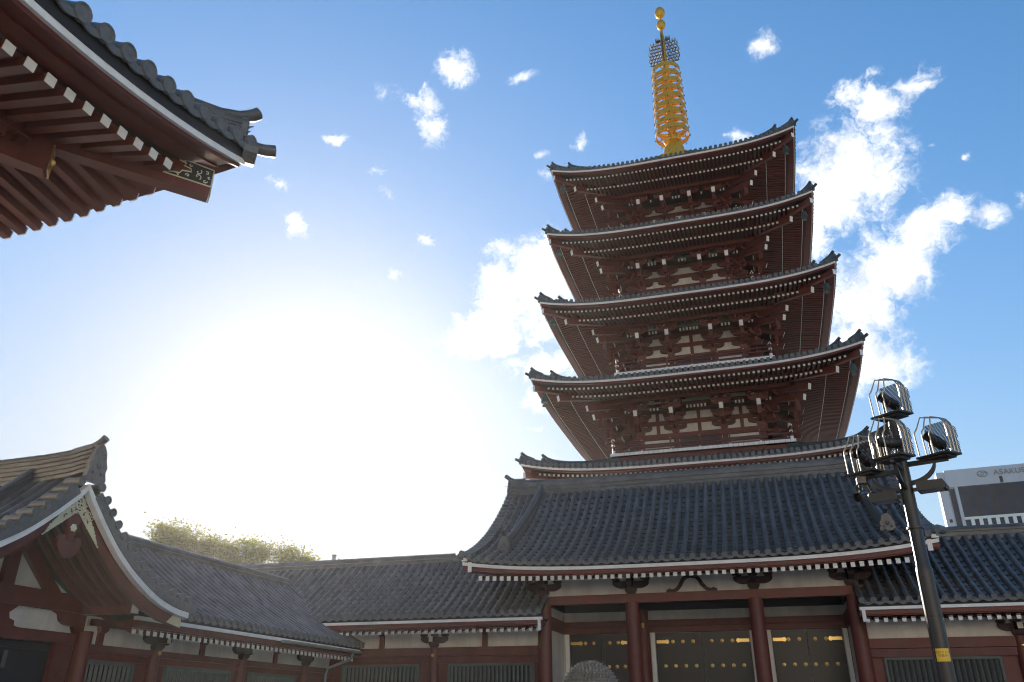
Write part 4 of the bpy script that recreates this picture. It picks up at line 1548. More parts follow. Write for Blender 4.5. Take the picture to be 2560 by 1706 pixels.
    mb.lathe([(.0, 0), (.135, 0), (.135, .03), (.118, .045), (.108, .03), (0, .03)], (X0-.19, yc, cz), 28, 0, axis='x')
    a_, t_ = .078, .022
    for (y0, y1, z0, z1) in ((-t_/2, t_/2, -a_, a_), (-a_, a_, -t_/2, t_/2),
                             (-a_, -t_/2, a_-t_, a_), (t_/2, a_, -a_, -a_+t_), (a_-t_, a_, t_/2, a_), (-a_, -a_+t_, -a_, -t_/2)):
        mb.box(X0-.162, X0-.142, yc+y0, yc+y1, cz+z0, cz+z1, 1)
    crest = mb.build('crest', ['dark', 'gilt_pale'], roof)
    mb = MB()
    mb.lathe([(.105, 0), (.135, 0), (.135, .055), (.105, .055), (.105, 0)], (X0-.19, yc, cz), 32, 0, axis='x', cap=False)
    mb.build('crest_rim', 'gilt_pale', crest)
    # pendant board
    mb = MB()
    half = [(0, 4.60), (.12, 4.62), (.23, 4.70), (.31, 4.83), (.33, 4.96), (.27, 5.06), (.17, 5.07), (.125, 5.0), (.14, 4.94), (.10, 4.95), (.085, 5.05), (.12, 5.2), (.17, 5.42), (.12, 5.62), (0, 5.72)]
    pts = half+[(-y, z) for y, z in half[-2:0:-1]]
    mb.prism([V3(X0-.27, yc+y, z) for y, z in pts], (.08, 0, 0))
    mb.lathe([(.0, 0), (.03, 0), (.035, .012), (0, .02)], (X0-.19, yc, 4.74), 12, 0, axis='x')
    pend = mb.build('gable_pendant', 'red', roof)
    mb = MB()
    for i in range(6):
        a = i*pi/3
        mb.lathe([(.0, 0), (.032, 0), (.034, .02), (.015, .03), (0, .03)], (X0-.189, yc+cos(a)*.052, 5.24+sin(a)*.052), 10, 0, axis='x')
    mb.lathe([(.0, 0), (.035, 0), (.03, .05), (0, .06)], (X0-.189, yc, 5.24), 12, 0, axis='x')
    mb.build('flower_boss', 'gilt_pale', pend)
    # rafters following the curve, purlins
    mb = MB()
    for sy in (1, -1):
        for x in linspace(X0-.43, X0-1.83, 6):
            secs = []
            for y in linspace(.05, 3.0, 14):
                z = zp(y)-.16
                p = V3(x, yc+sy*y, z)
                secs.append([p+V3(-.05, 0, -.13), p+V3(-.05, 0, 0), p+V3(.05, 0, 0), p+V3(.05, 0, -.13)])
            mb.sweep(secs, 0)
        vs, fs = [], []
        for y in linspace(0, 3.9, 14):
            vs += [(X0-.31, yc+sy*y, zp(y)-.155), (X1, yc+sy*y, zp(y)-.155)]
        for j in range(13):
            fs.append((2*j, 2*j+1, 2*j+3, 2*j+2))
        mb.add(vs, fs, 1)
        mb.beam((X1, yc+sy*2.78, 3.92), (X0-.58, yc+sy*2.78, 3.92), .26, .29, 0, m1=2)
    mb.beam((X1, yc, 5.62), (X0-.2, yc, 5.62), .26, .3, 0)
    mb.build('rafters', ['red', 'red_dark', 'white'], roof)
    # gable wall
    W = -16.1
    mb = MB()
    mb.prism([V3(W-.2, yc+y, z) for y, z in ((-2.9, 3.2), (2.9, 3.2), (2.9, 3.9), (1.6, 4.7), (0, 6.0), (-1.6, 4.7), (-2.9, 3.9))], (.08, 0, 0), 1)
    mb.box(W-.2, W+.06, yc-2.9, yc+2.9, 3.80, 4.20, 0)
    mb.box(W-.12, W+.02, yc+.27, yc+.59, 4.2, 5.0, 0)
    mb.box(W-.12, W+.02, yc-.59, yc-.27, 4.2, 5.0, 0)
    for sy in (-1, 1):
        mb.beam(V3(W-.05, yc+sy*.45, 5.35), V3(W-.05, yc+sy*1.9, 4.05), .13, .30, 0, up=(0, 0, 1))
        pts = [(1.85, 3.81), (2.08, 3.73), (2.15, 3.59), (2.28, 3.52), (2.55, 3.49), (2.65, 3.33), (2.9, 3.33), (2.9, 3.81)]
        pts = [V3(W-.11, yc+sy*y, z) for y, z in pts]
        mb.prism(pts if sy > 0 else pts[::-1], (.12, 0, 0), 0)
        mb.prism([V3(W-.11, yc+sy*(y-.0), z) for y, z in ((0, 3.81), (.9, 3.81), (.66, 3.62), (.70, 3.5), (.84, 3.46), (.86, 3.36), (1.0, 3.33), (0, 3.33))], (.12, 0, 0), 0)
    mb.box(W-.2, W+.05, yc-2.9, yc+2.9, 3.09, 3.33, 0)
    for sy in (-1, 1):
        y0, y1 = sorted((yc+sy*2.16, yc+sy*2.7))
        mb.box(W-.16, W-.02, y0, y1, 0, 3.09, 0)
    mb.box(W-.3, W-.2, yc-2.5, yc+2.5, 0, 3.09, 2)  # dark sheet: the unlit interior behind the doorway, painted as colour
    mb.box(W-8, W-.3, yc-2.8, yc-2.7, 0, 3.7, 1)
    mb.box(W-8, W-.3, yc+2.7, yc+2.8, 0, 3.7, 1)
    mb.box(W-.22, W-.14, yc-2.2, yc+2.2, 2.92, 3.09, 2)
    for y in (.72, .96):
        mb.box(W-.199, W-.18, yc+y, yc+y+.1, 2.5, 2.86, 3)
    mb.box(W-.199, W-.18, yc+.55, yc+1.0, 2.2, 2.3, 3)
    mb.build('gable_wall', ['red', 'plaster', 'dark', 'lattice'], G)
    mb = MB()
    mb.lathe([(.2, 0), (.195, 3.4)], (0, 0, 0), 20)
    c0 = mb.build('column', 'red', G, loc=(.1, 2.86, 0), off=Vector((0, 0, 0)))
    clone(c0, G, (.1, -2.86, 0))


build_porch()

# ------------------------------------------------------------------ big gate roof corner overhead
def build_great_gate():
    cx, cy = -10.0, 12.1           # corner of the white strip
    G = thing('great_gate', 'corner of a huge red gate roof overhead with large round end tiles', 'temple gate', (-22, 0, 0))
    LL = 6.5
    LEN = 24.0

    def up0(d, r=1.03):
        return r*max(0, 1-max(d, 0)/LL)**2
    ZS0 = 11.72

    # side A runs along -Y facing +X, side B along -X facing +Y.  d = distance from the corner, i = inward distance
    def PA(d, i, z):
        return V3(cx-i, cy-d, z)

    def PB(d, i, z):
        return V3(cx-d, cy-i, z)
    D_tile = .53

    def make_roof(mb, Pt, flip):
        H, Dp = 6.2, 11.0
        ZS = 11.72 if Pt is PA else 12.33
        up = (lambda d: up0(d)) if Pt is PA else (lambda d: up0(d, .45))

        def P(u, v):           # v=1 at the eave
            i = -.12+(1-v)*Dp
            q = (1-v)
            return Pt(u, i, ZS+.55+up(u-max(i, 0))*(1-q)**2+H*(.75*q+.25*q*q))
        us = [0.05+.53*k for k in range(int(LEN/.53))]
        tile_slope(mb, P, us, 22, .158, 8, 0, 0, 1, lift=.04, sag=.09, vof=lambda u: max(0.0, 1-(u+.12)/Dp))
        vs, fs = [], []
        uu = linspace(0, LEN, 40); vv = linspace(0, .99, 10)
        for v in vv:
            for u in uu:
                i = -.12+(1-v)*Dp
                u2 = i+(LEN-i)*(u/LEN) if i > 0 else u
                vs.append(P(u2, v)-V3(0, 0, .12))
        for j in range(9):
            for k in range(39):
                fs.append((j*40+k, j*40+k+1, (j+1)*40+k+1, (j+1)*40+k))
        mb.add(vs, fs, 2)
    mb = MB()
    make_roof(mb, PA, 0)
    make_roof(mb, PB, 1)
    roof = mb.build('roof', ['tile', 'tile_end', 'gap'], G)
    # eave boards
    mb = MB()
    for Pt in (PA, PB):
        ZS = 11.72 if Pt is PA else 12.33
        up = (lambda d: up0(d)) if Pt is PA else (lambda d: up0(d, .45))
        for (i0, i1, a0, a1, m) in ((.0, .2, .0, .15, 1), (-.02, .2, .152, .46, 2), (.08, .40, -.10, -.003, 0), (.38, .78, -.145, -.05, 0)):
            secs = []
            for d in linspace(0, LEN, 60):
                secs.append([Pt(max(d, i0), i0, ZS+up(d)+a0), Pt(max(d, i0), i0, ZS+up(d)+a1), Pt(max(d, i1), i1, ZS+up(d)+a1), Pt(max(d, i1), i1, ZS+up(d)+a0)])
            mb.sweep(secs, m)
    mb.build('eave_board', ['red', 'white', 'gap'], roof)
    # rafters: flying row with white ends, base row behind
    ZR = 11.39

    def ur(d):
        return .663*max(0, 1-d/LL)**2
    for Pt in (PA, PB):
        mb = MB()
        n = int(20/.42)
        d0 = .657 if Pt is PA else .95
        for k in range(n):
            d = d0+.42*k
            z = ZR+ur(d)
            Li = min(2.3, max(.15, d-.12))
            p1 = Pt(d+.75, .75, z); p0 = Pt(d+.75, .75+Li, z+.16*Li)
            mb.beam(p0, p1, .19, .18, 0)
            o_ = (p1-p0).normalized()
            mb.beam(p1-o_*.01, p1+o_*.012, .196, .186, 1)
            if d > 1.95:
                Lb = min(5.5, d-1.8)
                p1 = Pt(d+.75, 2.75, z+.02); p0 = Pt(d+.75, 2.75+Lb, z+.02+.24*Lb)
                mb.beam(p0, p1, .18, .2, 0)
        vs, fs = [], []
        dd = linspace(0, 22, 40)
        for i in (.80, 2.7, 2.75, 9.0):
            for d in dd:
                e = max(d, i)
                zz = ZR+ur(e-.75)+.093+.16*(i-.75) if i < 2.72 else ZR+ur(e-.75)+.13+.24*(i-2.75)
                vs.append(Pt(e, i, zz))
        for j in (0, 2):
            for k in range(39):
                fs.append((j*40+k, j*40+k+1, (j+1)*40+k+1, (j+1)*40+k))
        mb.add(vs, fs, 2)
        # beam between the two rows
        secs = []
        for d in linspace(1.95, 22, 30):
            z = ZR+ur(d)+.12
            secs.append([Pt(d+.75, 2.68, z), Pt(d+.75, 2.68, z+.3), Pt(d+.75, 2.9, z+.3), Pt(d+.75, 2.9, z)])
        mb.sweep(secs, 0)
        mb.build('rafters', ['red', 'white', 'red'], roof)
    # hip rafters with gilded ends
    e = .43
    mb = MB()
    mb.beam((cx-e-4.2, cy-e-4.2, 12.25), (cx-e, cy-e, 11.95), .30, .66, 0)
    hip = mb.build('hip_rafter', 'red', roof)
    n_ = V3(.7071, -.7071, 0)
    inn = V3(-.7071, -.7071, 0)
    base = V3(cx-e, cy-e, 0)+n_*.152
    mb = MB()
    # plate outline: along-inward distance, height
    outl = [(0, 11.84), (0, 12.27), (.72, 12.36), (.70, 12.30), (.56, 12.26), (.60, 12.19), (.46, 12.16), (.44, 12.08), (.62, 12.06), (.66, 11.98), (.80, 11.97), (.98, 11.90)]
    pts = [base+inn*a+V3(0, 0, z) for a, z in outl]
    mb.prism(pts[::-1], n_*.006, 1)
    edge = [p+n_*.012 for p in pts]
    mb.tube(edge+[edge[0]], .016, 6, 0)
    def spiral(a, z, r, turns, s0=0, sg=1):
        return [base+n_*.014+inn*(a+cos(s0+sg*t)*r*(1-t/(turns*7))) + V3(0, 0, z+sin(s0+sg*t)*r*(1-t/(turns*7))) for t in linspace(0, turns*6.28, int(14*turns)+2)]
    for a, z, r, tn, s0, sg in ((.30, 12.13, .075, .8, 2.2, 1), (.30, 12.01, .08, .8, 4.0, -1), (.13, 12.15, .05, .8, 1, 1), (.14, 11.94, .05, .9, 3, 1), (.50, 11.97, .045, .9, 0, 1), (.68, 11.94, .035, .8, 2, -1), (.46, 12.24, .04, .8, 1, -1), (.60, 12.31, .03, .8, 0, 1), (.07, 12.05, .035, .8, 4, 1)):
        mb.tube(spiral(a, z, r, tn, s0, sg), .012, 5, 0)
    mb.build('gilded_fitting', ['gilt_pale', 'dark'], hip)
    mb = MB()
    q = V3(cx-e, cy-e, 0)
    mb.prism([q+n_*.15+V3(0, 0, 11.63), q+n_*.15+V3(0, 0, 12.28), q-n_*.15+V3(0, 0, 12.28), q-n_*.15+V3(0, 0, 11.63)], V3(.7071, .7071, 0)*.02, 0)
    mb.build('gilded_cap', 'brass', hip)
    mb = MB()
    mb.beam((cx-2.55-5, cy-2.55-5, 12.6), (cx-2.55, cy-2.55, 11.50), .34, .6, 0)
    hip2 = mb.build('lower_hip_rafter', 'red', roof)
    mb = MB()
    q = V3(cx-2.54, cy-2.54, 0)
    t_ = V3(.7071, .7071, 0)
    for (s0, s1, z0, z1) in ((-.175, .175, 11.22, 11.30), (-.175, .175, 11.74, 11.82), (-.175, -.10, 11.30, 11.74), (.10, .175, 11.30, 11.74)):
        mb.prism([q+n_*s0+V3(0, 0, z0), q+n_*s1+V3(0, 0, z0), q+n_*s1+V3(0, 0, z1), q+n_*s0+V3(0, 0, z1)], t_*.03)
    mb.lathe([(.05, -.05), (.07, 0), (.05, .05)], (q.x+.02, q.y+.02, 11.52), 10)
    mb.build('gilded_cap', 'brass', hip2)
    # bracket tail end faced with gilded squares
    mb = MB()
    c = V3(-13.12, 8.98, 12.03)
    mb.beam(c+V3(-2.2, -.5, .6), c, .30, .34, 0)
    t = (c-(c+V3(-2.2, -.5, .6))).normalized()
    sd = t.cross(V3(0, 0, 1)).normalized(); u_ = sd.cross(t)
    for a in range(3):
        for b_ in range(3):
            mb.beam(c+sd*((a-1)*.1)+u_*((b_-1)*.113), c+sd*((a-1)*.1)+u_*((b_-1)*.113)+t*.015, .094, .107, 1)
    mb.build('bracket_tail', ['red', 'gilt_pale'], roof)
    # hip ridge at the corner
    mb = MB()
    dg = V3(.7071, .7071, 0)
    def hz(i):
        q_ = max(0, i/11.0)
        return ZS0+.55+1.03*(1-q_)**2+6.2*(.75*q_+.25*q_*q_)
    secs = []
    sx = V3(.7071, -.7071, 0)
    prevz = None
    for i, hh in ((.05, .60), (.12, .58), (.3, .50), (.55, .46), (.9, .44), (1.6, .44), (3, .44), (6, .44), (10.8, .44)):
        p = V3(cx-i, cy-i, hz(i)-.05)
        secs.append([p-sx*.22-V3(0, 0, .15), p-sx*.20+V3(0, 0, hh), p+sx*.20+V3(0, 0, hh), p+sx*.22-V3(0, 0, .15)])
    mb.sweep(secs, 0)
    for f_ in (.25, .42, .58, .74):
        for sgn in (-1, 1):
            line = []
            for i, hh in ((.14, .58), (.3, .50), (.55, .46), (.9, .44), (1.6, .44), (3, .44)):
                p = V3(cx-i, cy-i, hz(i)-.05+hh*f_)+sx*(sgn*.215)
                line.append(p)
            mb.tube(line, .018, 5, 1)
    cap = [V3(cx-i, cy-i, hz(i)-.05+hh+.06) for i, hh in ((10.8, .44), (6, .44), (3, .44), (1.6, .44), (.9, .45), (.5, .52), (.2, .66), (.0, .86), (-.07, .96))]
    mb.tube(cap, .13, 12, 0, rs=[.13]*6+[.135, .145, .15])
    finial(mb, V3(cx-.16, cy-.16, ZS0+1.62), dg, 0, .5, .66, 1)
    # spiky scroll at the face and corner barrel tile
    for a, z in ((.14, 13.95), (.17, 13.78), (.13, 13.62)):
        mb.tube([V3(cx-.16, cy-.16, z)+dg*.05, V3(cx-.16, cy-.16, z+.02)+dg*a, V3(cx-.16, cy-.16, z+.09)+dg*(a+.10)], .03, 6, 1, rs=[.04, .03, .01])
    tip = [V3(cx-.15, cy-.15, 13.30), V3(cx+.1, cy+.1, 13.30), V3(cx+.25, cy+.25, 13.30), V3(cx+.42, cy+.42, 13.36)]
    mb.tube(tip, .13, 14, 0, rs=[.125, .13, .135, .145])
    mb.prism([V3(cx, cy, 12.95)+dg*.2+sx*a_+V3(0, 0, b_) for a_, b_ in ((-.28, 0), (-.3, .16), (0, .22), (.3, .16), (.28, 0), (0, -.12))], dg*-.3, 1)
    mb.build('hip_ridge', ['tile', 'tile_end'], roof)
    # body of the gate, far to the left of the courtyard
    mb = MB()
    mb.box(-34, -16.6, -12, 6.0, 1.0, 12.6, 0)
    mb.box(-34.6, -16.0, -12.5, 6.6, 0, 1.0, 2)
    mb.box(-34, -16.5, -12, 6.1, 9.2, 9.7, 1)
    mb.build('gate_wall', ['plaster', 'red', 'stone'], G)
    mb = MB()
    mb.lathe([(.45, 1.0), (.45, 12.5)], (0, 0, 0), 20)
    c0 = None
    for y in (6.1, 2.0, -2.4, -6.8, -11.5):
        p = V3(-16.5, y, 0)-wloc(G)
        if c0 is None:
            c0 = mb.build('column', 'red', G, loc=p, off=Vector((0, 0, 0)))
        else:
            clone(c0, G, p)


build_great_gate()

# ------------------------------------------------------------------ floodlight post
def build_lamp():
    px, py = 2.355, 13.59
    G = thing('floodlight_post', 'slim black lamp post carrying caged floodlights and two box lamps in the courtyard', 'lamp post', (px, py, 0))
    mb = MB()
    mb.lathe([(.2, 0), (.2, .05), (.125, .09), (.118, 3.55), (.118, 3.60), (.100, 3.64), (.092, 5.2), (.095, 5.22), (.06, 5.5), (.055, 5.75), (.075, 5.78), (.075, 5.9), (.06, 6.02)], (px, py, 0), 20)
    mb.build('pole', 'pole', G)
    mb = MB()
    mb.tube([(px-.10, py-.07, .3), (px-.10, py-.07, 3.5), (px-.085, py-.06, 3.7), (px-.08, py-.055, 4.9), (px-.12, py-.07, 5.0), (px-.1, py-.05, 5.12)], .011, 6)
    for z in (1.4, 2.9, 4.2):
        mb.lathe([(.124, 0), (.124, .03)], (px, py, z), 20)
    mb.build('cable', 'iron', G)
    # sticker
    a0 = math.atan2(0-py, 0-px)
    mb = MB()
    z0, z1, r = 2.30, 2.475, .121
    A = linspace(a0-.95, a0+.95, 14)
    vs = []
    for z in (z0, z1):
        vs += [(px+r*cos(a), py+r*sin(a), z) for a in A]
    mb.add(vs, [(i, i+1, 15+i, 14+i) for i in range(13)])
    sticker = mb.build('notice_sticker', 'yellow', G)
    # raised lettering bent round the pole
    def text_mesh(s, size):
        cu = bpy.data.curves.new('t', 'FONT')
        cu.body = s
        cu.size = size
        cu.align_x = 'CENTER'
        o = bpy.data.objects.new('t', cu)
        COL.objects.link(o)
        bpy.context.view_layer.update()
        me = bpy.data.meshes.new_from_object(o.evaluated_get(bpy.context.evaluated_depsgraph_get()))
        bpy.data.objects.remove(o)
        return [tuple(v.co) for v in me.vertices], [tuple(p.vertices) for p in me.polygons]
    mb = MB()
    for s, size, z, sh in (('防犯カメラ', .042, z1-.066, .012), ('作動中', .042, z0+.062, .012)):
        v, f = text_mesh(s, size)
        vv = []
        for x, y, _ in v:
            a = a0+(x+sh)/r
            vv.append((px+(r+.0015)*cos(a), py+(r+.0015)*sin(a), z+y))
        mb.add(vv, f)
    mb.build('lettering', 'ink', sticker, smooth=0)
    # crossed arms
    arms = [(radians(-20), .55, 5.28), (radians(158), .56, 5.19), (radians(-110), .60, 5.20)]
    for ang, L, z in arms:
        d = V3(cos(ang), sin(ang), 0)
        p = V3(px, py, 0)
        mb = MB()
        mb.beam(p+d*.05+V3(0, 0, z-.07), p+d*(L+.12)+V3(0, 0, z-.07), .06, .07)
        arc = [p+d*(.085+(L-.15)*sin(t)) + V3(0, 0, z-.40+.31*(1-cos(t))) for t in linspace(0, pi/2, 9)]
        secs = []
        sd = V3(-d.y, d.x, 0)
        for q in arc:
            secs.append([q-sd*.03, q+sd*.03, q+sd*.03+V3(0, 0, .06)-d*.02, q-sd*.03+V3(0, 0, .06)-d*.02])
        mb.sweep(secs)
        mb.build('arm', 'iron', G)
    EX = V3(.62, -.09, 0).normalized()      # long diagonal of the platforms
    EN = V3(.08, -.27, 0)                   # towards the near corner

    def cage(c, aim, z):
        c = V3(*c)
        mb = MB()
        L_, Fa, R_, Ne = [V3(*q) for q in ((-.32, .045, 0), (-.085, .285, 0), (.32, -.05, 0), (.085, -.28, 0))]
        mb.prism([c+q+V3(0, 0, z-.03) for q in (L_, Ne, R_, Fa)], (0, 0, .03))
        mb.prism([c+q*.75+V3(0, 0, z-.065) for q in (L_, Ne, R_, Fa)], (0, 0, .035))
        plat = mb.build('floodlight', 'iron', G)
        # lamp body
        mb = MB()
        aim = V3(*aim).normalized()
        rot = aim.to_track_quat('Z', 'Y').to_matrix().to_4x4()
        q = c+V3(0, 0, z+.23)
        i0 = len(mb.v)
        mb.lathe([(0, -.17), (.05, -.17), (.085, -.12), (.088, .02), (.078, .03), (.078, .16), (.084, .17), (.074, .17), (.070, .06), (0, .05)], (0, 0, 0), 18)
        mb.xform(i0, Matrix.Translation(q) @ rot)
        mb.tube([q+V3(-.1, 0, 0), q+V3(-.1, 0, -.2), q+V3(.1, 0, -.2), q+V3(.1, 0, 0)], .012, 6)
        mb.tube([q-V3(0, 0, .2), q-V3(0, 0, .24)], .03, 8)
        mb.tube([q+aim*-.15, q+aim*-.2+V3(.03, 0, -.1), q+V3(.05, .06, -.24)], .01, 6)
        mb.build('lamp', 'iron', plat)
        # bent tube bars
        mb = MB()
        for k in range(3):
            s0, s1 = -.27+.07*k, .27-.08*k
            off = EN*(.05+.26*k)
            W_ = s1-s0
            pr = [(s0, 0), (s0-.012, .34), (s0-.004, .40), (s0+.03, .445), (s0+.22*W_, .635), (s0+.72*W_, .595), (s0+.88*W_, .555), (s0+.97*W_, .48), (s1, .40), (s1, 0)]
            pr = [(a, b-.02*k) for a, b in pr]
            mb.tube([c+EX*a+off+V3(0, 0, z+max(0, b)) for a, b in pr], .0115, 8)
        mb.build('cage_bars', 'steel', plat)
        # perforated back sheet as a real wire mesh
        mb = MB()
        FR = R_-Fa
        WL = FR.length
        FR.normalize()
        nrm = V3(-FR.y, FR.x, 0)
        n_ = 20
        for i in range(-n_, n_*2):
            for sg in (1, -1):
                a0_ = WL*i/n_
                pts = []
                for b in linspace(0, .60, 16):
                    a = a0_+sg*b*.6
                    top = .56-.17*max(0, (a-.72*WL)/(.28*WL))
                    if 0 <= a <= WL*.97 and b <= top:
                        pts.append(c+Fa*.9+FR*a+V3(0, 0, z+b))
                if len(pts) > 1:
                    mb.beam(pts[0], pts[-1], .0085, .0085, 0, up=nrm)
        mb.build('wire_mesh', 'iron', plat)
    cage((px, py-.03, 0), (-.75, -.5, .45), 6.05)
    for (ang, L, z), aim in zip(arms, ((-.75, -.45, .5), (-.6, -.75, .35), (-.95, -.15, .12))):
        cage((px+cos(ang)*L, py+sin(ang)*L, 0), aim, z)
    # small clamp spotlight under the left arm
    mb = MB()
    q = V3(px+cos(radians(160))*.66, py+sin(radians(160))*.66-.05, 4.80)
    mb.box(q.x-.07, q.x+.07, q.y-.06, q.y+.06, 5.0, 5.11)
    for dx, aim in ((-.05, (-.6, -.7, -.3)), (.13, (.1, -.9, -.25))):
        i0 = len(mb.v)
        mb.lathe([(0, -.1), (.05, -.1), (.055, 0), (.075, .06), (.075, .1), (.06, .1), (.05, .02), (0, .02)], (0, 0, 0), 14)
        mb.xform(i0, Matrix.Translation(q+V3(dx, 0, .0)) @ V3(*aim).to_track_quat('Z', 'Y').to_matrix().to_4x4())
        mb.tube([q+V3(dx, 0, .05), q+V3(dx*.6, 0, .22)], .016, 6)
    mb.build('clamp_spotlight', 'iron', G)
    mb = MB()
    for dx in (-.09, .03, .16):
        i0 = len(mb.v)
        mb.box(-.03, .03, -.008, .008, -.05, .05)
        mb.xform(i0, Matrix.Translation(q+V3(dx, -.04, .13)) @ Matrix.Rotation(.6*dx*9, 4, 'Y') @ Matrix.Rotation(.8, 4, 'X'))
    mb.build('bracket_plate', 'steel', G)
    # shoebox lamps
    for ang, L, z in ((radians(-20), .36, 4.80), (radians(160), .34, 4.72)):
        d = V3(cos(ang), sin(ang), 0)
        sd = V3(-d.y, d.x, 0)
        c = V3(px, py, z)+d*L
        mb = MB()
        pr = [(-.2, -.055), (-.2, .08), (-.16, .095), (.18, .085), (.22, .0), (.20, -.055)]
        mb.prism([c+d*a+V3(0, 0, b)-sd*.13 for a, b in pr], sd*.26)
        mb.beam(V3(px, py, z)+d*.06, c-d*.18, .05, .05)
        bl = mb.build('box_lamp', 'pole', G)
        mb = MB()
        mb.prism([c+d*a+sd*b-V3(0, 0, .0605) for a, b in ((-.16, -.1), (.16, -.1), (.16, .1), (-.16, .1))], (0, 0, .004))
        mb.build('lamp_glass', 'sign_grey', bl)


build_lamp()

# ------------------------------------------------------------------ hotel tower far behind
def build_hotel():
    ox, oy = 62.06, 300.0
    G = thing('hotel_tower', 'pale grey hotel tower with dark glass band and lettering rising behind the right gallery', 'hotel', (ox+20, oy+10, 0))
    a = radians(-5.7)
    X = V3(cos(a), sin(a), 0)
    Y = V3(-sin(a), cos(a), 0)
    O = V3(ox, oy, 0)

    def w(mb, x0, x1, y0, y1, z0, z1, m=0):
        i0 = len(mb.v)
        mb.box(x0, x1, y0, y1, z0, z1, m)
        mb.xform(i0, Matrix.Translation(O) @ Matrix.Rotation(a, 4, 'Z'))
    mb = MB()
    w(mb, 0, 2.5, .6, 7, 0, 77.9)
    w(mb, 2.5, 46, 0, 24, 72.4, 78.3)
    w(mb, 2.5, 46, 1.2, 24, 0, 72.4)
    w(mb, 4.65, 5.6, 0, 1.2, 0, 72.4)
    mb.build('tower_wall', 'hotel', G)
    mb = MB()
    w(mb, 3.0, 4.6, .9, 1.19, 0, 71.9)
    w(mb, 5.6, 46, .35, 1.15, 62.0, 72.3)
    w(mb, 5.6, 46, .9, 1.18, 0, 61.2)
    mb.build('glazing', 'glass', G)
    mb = MB()
    for i in range(8):
        x = 10.6+i*5.05
        w(mb, x-.55, x-.35, .2, .5, 62, 72.35); w(mb, x+.35, x+.55, .2, .5, 62, 72.35)
        w(mb, x-.35, x+.35, .28, .5, 62, 72.35, 0)
    for i in range(14):
        w(mb, 5.6, 46, .30, .36, 62.6+i*.74, 62.66+i*.74)
    mb.build('mullions', 'glass_frame', G)
    mb = MB()
    w(mb, 5.6, 46, .2, 1.1, 61.2, 62.0)
    for i in range(16):
        x = 5.9+i*2.45
        w(mb, x+1.4, x+2.45, .15, 1.0, 0, 61.2)
    mb.build('white_piers', 'hotel_white', G)
    mb = MB()
    for z in (60.6, 57.6, 54.6):
        w(mb, 1.0, 1.9, .55, .6, z, z+1.1)
    w(mb, 18.6, 19.5, -.15, .0, 72.5, 74.7)
    mb.build('vent_window', 'glass_frame', G)
    # lettering and emblem
    cu = bpy.data.curves.new('lettering', 'FONT')
    cu.body = 'ASAKUSA VIEW HOTEL'
    cu.size = 2.5
    cu.extrude = .15
    cu.space_character = 1.05
    o = bpy.data.objects.new('t', cu)
    COL.objects.link(o)
    bpy.context.view_layer.update()
    me = bpy.data.meshes.new_from_object(o.evaluated_get(bpy.context.evaluated_depsgraph_get()))
    bpy.data.objects.remove(o)
    mb = MB()
    T = Matrix.Translation(O+X*17.2+Y*-.15+V3(0, 0, 75.3)) @ Matrix.Rotation(a, 4, 'Z') @ Matrix.Rotation(pi/2, 4, 'X')
    mb.add([T @ v.co for v in me.vertices], [tuple(p.vertices) for p in me.polygons])
    mb.build('lettering', 'sign_grey', G, smooth=0)
    mb = MB()
    c = O+X*13.9+Y*-.1+V3(0, 0, 76.0)
    mb.tube([c+X*(1.55*cos(t))+V3(0, 0, .98*sin(t)) for t in linspace(0, 2*pi, 33)], .14, 6)
    for s_ in (0, pi):
        mb.tube([c+X*((1.2-.9*t/3.2)*cos(t+s_))+V3(0, 0, (.75-.6*t/3.2)*sin(t+s_)) for t in linspace(0, 3.2, 16)], .12, 6)
    mb.build('emblem', 'sign_grey', G)


build_hotel()

